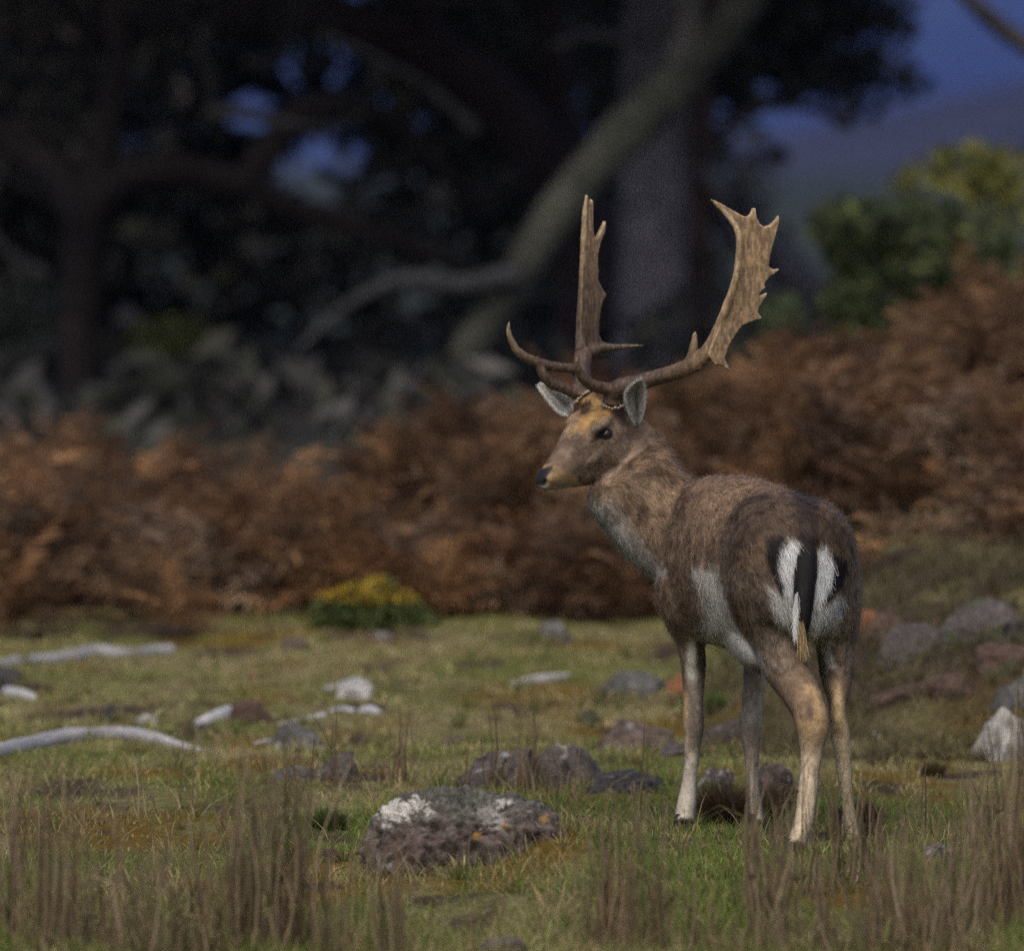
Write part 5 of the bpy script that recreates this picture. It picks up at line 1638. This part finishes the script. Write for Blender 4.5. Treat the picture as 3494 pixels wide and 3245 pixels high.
# burrs: a knobbed coronet round each base
for s, ao in ((1, al), (-1, ar_)):
    c = PED[s]
    ax = (c - hd(.03, s * .034, -.02)); ax /= np.linalg.norm(ax)
    e1 = np.cross(ax, (0, 1, 0)); e1 /= np.linalg.norm(e1); e2 = np.cross(ax, e1)
    ps = []
    for i in range(22):
        a = i / 22 * 2 * np.pi
        r = .0045 * random.uniform(.75, 1.25)
        ps.append(blob(c + (math.cos(a) * e1 + math.sin(a) * e2) * .0285 + ax * (.004 + random.uniform(-.002, .002)), (ax * r * 1.1, e1 * r, e2 * r), 8))
    V, Fc = join(ps)
    me = mesh_np('burr', V, Fc, antler_mat, True)
    set_col(me, 'col', np.tile([.30, .235, .17], (len(V), 1)))
    b_ = obj('burr', me, ao); b_.matrix_parent_inverse = Matrix.Translation(-Vector(deer.location)) @ Matrix.Identity(4)
    b_.matrix_parent_inverse = (Matrix.Translation(Vector((0, 0, 0))))

# ---- ears
def outward(me):
    bm = bmesh.new(); bm.from_mesh(me)
    bmesh.ops.recalc_face_normals(bm, faces=bm.faces)
    bm.to_mesh(me); bm.free()
    return me


def ear(base, tip, outl, outr, Y0, Y1, cup, name='ear', seed=1):
    """cupped ear; outl/outr: left and right outline pixels from base to tip"""
    n, m = 15, 11
    L_ = catmull(np.array(outl, float), 8); R_ = catmull(np.array(outr, float), 8)
    ti = np.linspace(0, 1, n)
    Lr = np.stack([np.interp(ti, np.linspace(0, 1, len(L_)), L_[:, i]) for i in (0, 1)], 1)
    Rr = np.stack([np.interp(ti, np.linspace(0, 1, len(R_)), R_[:, i]) for i in (0, 1)], 1)
    G = np.empty((n, m, 3))
    for i in range(n):
        for j in range(m):
            t = j / (m - 1)
            p = Lr[i] * (1 - t) + Rr[i] * t
            w_ = np.hypot(*(Rr[i] - Lr[i])) / 1375
            Y = Y0 + (Y1 - Y0) * ti[i] + cup * w_ * (1 - (2 * t - 1) ** 2)
            G[i, j] = at(p[0], p[1], Y)
    V = G.reshape(-1, 3)
    Fc = [[i * m + j, i * m + j + 1, (i + 1) * m + j + 1, (i + 1) * m + j] for i in range(n - 1) for j in range(m - 1)]
    k = len(V)
    nr = np.cross(G[n // 2, m - 1] - G[n // 2, 0], G[-1, m // 2] - G[0, m // 2]); nr /= np.linalg.norm(nr)
    if nr[1] < 0: nr = -nr
    V2 = np.concatenate([V, V + nr * .0045])
    F2 = Fc + [[a + k for a in f[::-1]] for f in Fc]
    rim = [j for j in range(m)] + [i * m + m - 1 for i in range(1, n)] + [(n - 1) * m + j for j in range(m - 2, -1, -1)] + [i * m for i in range(n - 2, 0, -1)]
    F2 += [[rim[i], rim[(i + 1) % len(rim)], rim[(i + 1) % len(rim)] + k, rim[i] + k] for i in range(len(rim))]
    me = outward(mesh_np(name, V2, F2, skin_mat, True))
    tt = np.tile(np.tile(np.linspace(0, 1, m), n), 2); ss = np.tile(np.repeat(ti, m), 2)
    C = np.tile([.34, .325, .30], (len(V2), 1))
    dk = np.exp(-((tt - .55) / .13) ** 2) * smooth(.95, .5, ss) * smooth(.0, .2, ss)
    C = C * (1 - dk[:, None] * .85) + np.array([.03, .025, .024]) * dk[:, None] * .85
    edge = smooth(.36, .5, np.abs(tt - .5)) + smooth(.93, 1, ss)
    edge = np.clip(edge, 0, 1)[:, None]
    C = C * (1 - edge) + np.array([.72, .71, .68]) * edge
    C[k:] = np.array([.15, .115, .09]) * (1 - edge[k:] * .7) + np.array([.6, .58, .55]) * edge[k:] * .7
    set_col(me, 'col', C)
    a = me.attributes.new('nose', 'FLOAT', 'POINT')
    o = obj(name, me, deer)
    # hair of the ear
    rg2 = np.random.default_rng(seed + 40)
    nh = 5200
    tI, wI = sample_surface(me, nh, rg2)
    Vv, Nv = verts(me)
    hp_ = (Vv[tI] * wI[:, :, None]).sum(1); hn_ = (Nv[tI] * wI[:, :, None]).sum(1); hc2 = (C[tI] * wI[:, :, None]).sum(1)
    hn_ /= np.linalg.norm(hn_, axis=1)[:, None] + 1e-9
    d = np.tile(G[-1, m // 2] - G[0, m // 2], (nh, 1)); d /= np.linalg.norm(d[0])
    h = hair_object('ear_hair', hp_, hn_, d, rg2.uniform(.005, .011, nh), hc2 * rg2.lognormal(0, .2, (nh, 1)), np.full(nh, .35), radius=.00045, curl=.35, droop=0, seed=seed, parent=o)
    h.matrix_parent_inverse = Matrix.Identity(4)
    return o


ear((2175, 1440), (2186, 1297), z2([(1290, 690), (1240, 600), (1185, 480), (1160, 380), (1180, 290), (1250, 215), (1340, 152)]),
    z2([(1320, 690), (1375, 570), (1402, 430), (1410, 320), (1400, 240), (1380, 185), (1352, 152)]), 18.475, 18.41, .32, seed=1)
ear((1945, 1410), (1845, 1312), z2([(520, 560), (440, 548), (340, 440), (250, 325), (205, 260), (192, 225), (207, 204)]),
    z2([(580, 500), (585, 380), (520, 330), (420, 280), (330, 235), (265, 208), (215, 203)]), 18.60, 18.66, .25, seed=2)

# ---- eyes
eye_mat, nt, b = node_mat('eye', .08, .6)
b.inputs['Base Color'].default_value = (.012, .008, .006, 1)
for s in (1, -1):
    V, Fc = blob(EYE[s] - HL * s * .0055, (HL * s * .0165, HF * .0185, HN * .0145), 20)
    me = mesh_np('eye', V, Fc, eye_mat, True)
    obj('eye', me, deer)

# ---- tail: black above, white beneath, tawny tip
tl = catmull(np.array([(2756, 1760, 17.93, .016), (2754, 1830, 17.835, .021), (2750, 1900, 17.785, .0225), (2744, 1980, 17.755, .021), (2740, 2050, 17.745, .018), (2736, 2105, 17.74, .013), (2735, 2145, 17.735, .006)]), 4)
tp = at(tl[:, 0], tl[:, 1], tl[:, 2])
V, Fc = tube(tp, tl[:, 3], 14)
tail_me = outward(mesh_np('tail', V, Fc, skin_mat, True))
tail_me.attributes.new('nose', 'FLOAT', 'POINT')
TV, TN = verts(tail_me)


def tail_col(P):
    px, py = pix(P)
    cx = np.interp(py, tl[:, 1], tl[:, 0])
    C = np.tile([.012, .011, .012], (len(P), 1))
    edge = inpoly(px, py, z3([(1380, 940), (1436, 950), (1450, 1030), (1478, 1180), (1500, 1300), (1400, 1300), (1390, 1000)]), 5)[:, None]
    C = C * (1 - edge) + np.array([.72, .72, .71]) * edge
    tipm = smooth(2138, 2150, py)[:, None]
    C = C * (1 - tipm) + np.array([.42, .30, .12]) * tipm
    return C


set_col(tail_me, 'col', tail_col(TV))
tail = obj('tail', tail_me, deer)
rg3 = np.random.default_rng(9)
nh = 9000
tI, wI = sample_surface(tail_me, nh, rg3)
hp_ = (TV[tI] * wI[:, :, None]).sum(1); hn_ = (TN[tI] * wI[:, :, None]).sum(1); hn_ /= np.linalg.norm(hn_, axis=1)[:, None]
tc_ = tail_col(hp_)
dn = np.tile(np.array([.02, -.01, -1.0]), (nh, 1))
lowk = smooth(2050, 2180, pix(hp_)[1])
h = hair_object('tail_hair', hp_, hn_, dn, rg3.uniform(.02, .04, nh), tc_ * rg3.lognormal(0, .25, (nh, 1)), np.full(nh, .22), radius=.0005, curl=.08, droop=.5, seed=11, parent=tail)
h.matrix_parent_inverse = Matrix.Identity(4)
# tawny tuft hanging from the tip, and the white fringe at its side
nt_ = 300
r_ = at(rg3.normal(2731, 6, nt_), rg3.uniform(2115, 2170, nt_), rg3.uniform(17.718, 17.738, nt_))
cc = np.where(rg3.random((nt_, 1)) < .35, np.array([[.42, .34, .20]]), np.array([[.26, .17, .07]]))
h = hair_object('tail_tuft', r_, np.tile([0, -1.0, 0], (nt_, 1)), np.tile([.12, 0, -1.0], (nt_, 1)), rg3.uniform(.035, .075, nt_), cc * rg3.lognormal(0, .2, (nt_, 1)), np.full(nt_, .03), radius=.0005, curl=.09, droop=.4, seed=12, parent=tail)
h.matrix_parent_inverse = Matrix.Identity(4)
nt_ = 240
yy = rg3.uniform(2020, 2150, nt_)
r_ = at(np.interp(yy, [1900, 2000, 2140], [2722, 2719, 2714]) + rg3.normal(0, 3, nt_), yy, 17.722)
h = hair_object('tail_fringe', r_, np.tile([-.3, -.95, 0], (nt_, 1)), np.tile([-.02, 0, -1.0], (nt_, 1)), rg3.uniform(.02, .045, nt_), np.tile([.66, .67, .68], (nt_, 1)) * rg3.lognormal(0, .15, (nt_, 1)), np.full(nt_, .05), radius=.0005, curl=.13, droop=.3, seed=13, parent=tail)
h.matrix_parent_inverse = Matrix.Identity(4)

# ---- hooves: two toes each
hoof_mat, nt, b = node_mat('hoof', .5, .3)
b.inputs['Base Color'].default_value = (.022, .018, .016, 1)
FEET = []
for (x, y, Y) in ((2334, 2822, 18.41), (2586, 2822, 18.50), (2711, 2908, 17.70), (2912, 2870, 18.04)):
    c = at(x, y, Y); FEET.append(c)
    ps = []
    for s in (-1, 1):
        o_ = c + D_LEFT * s * .013
        rr = [ring(o_ + D_FWD * k_ + np.array([0, 0, h_]), D_LEFT * .0125 * sc_, D_FWD * sc_, .026, .022, m=12) for h_, sc_, k_ in ((.034, .5, -.004), (.028, .78, 0), (.012, .92, .004), (-.012, 1.02, .009), (-.018, .9, .009))]
        ps.append(loft(rr))
    V, Fc = join(ps)
    obj('hoof', mesh_np('hoof', V, Fc, hoof_mat, True), deer)
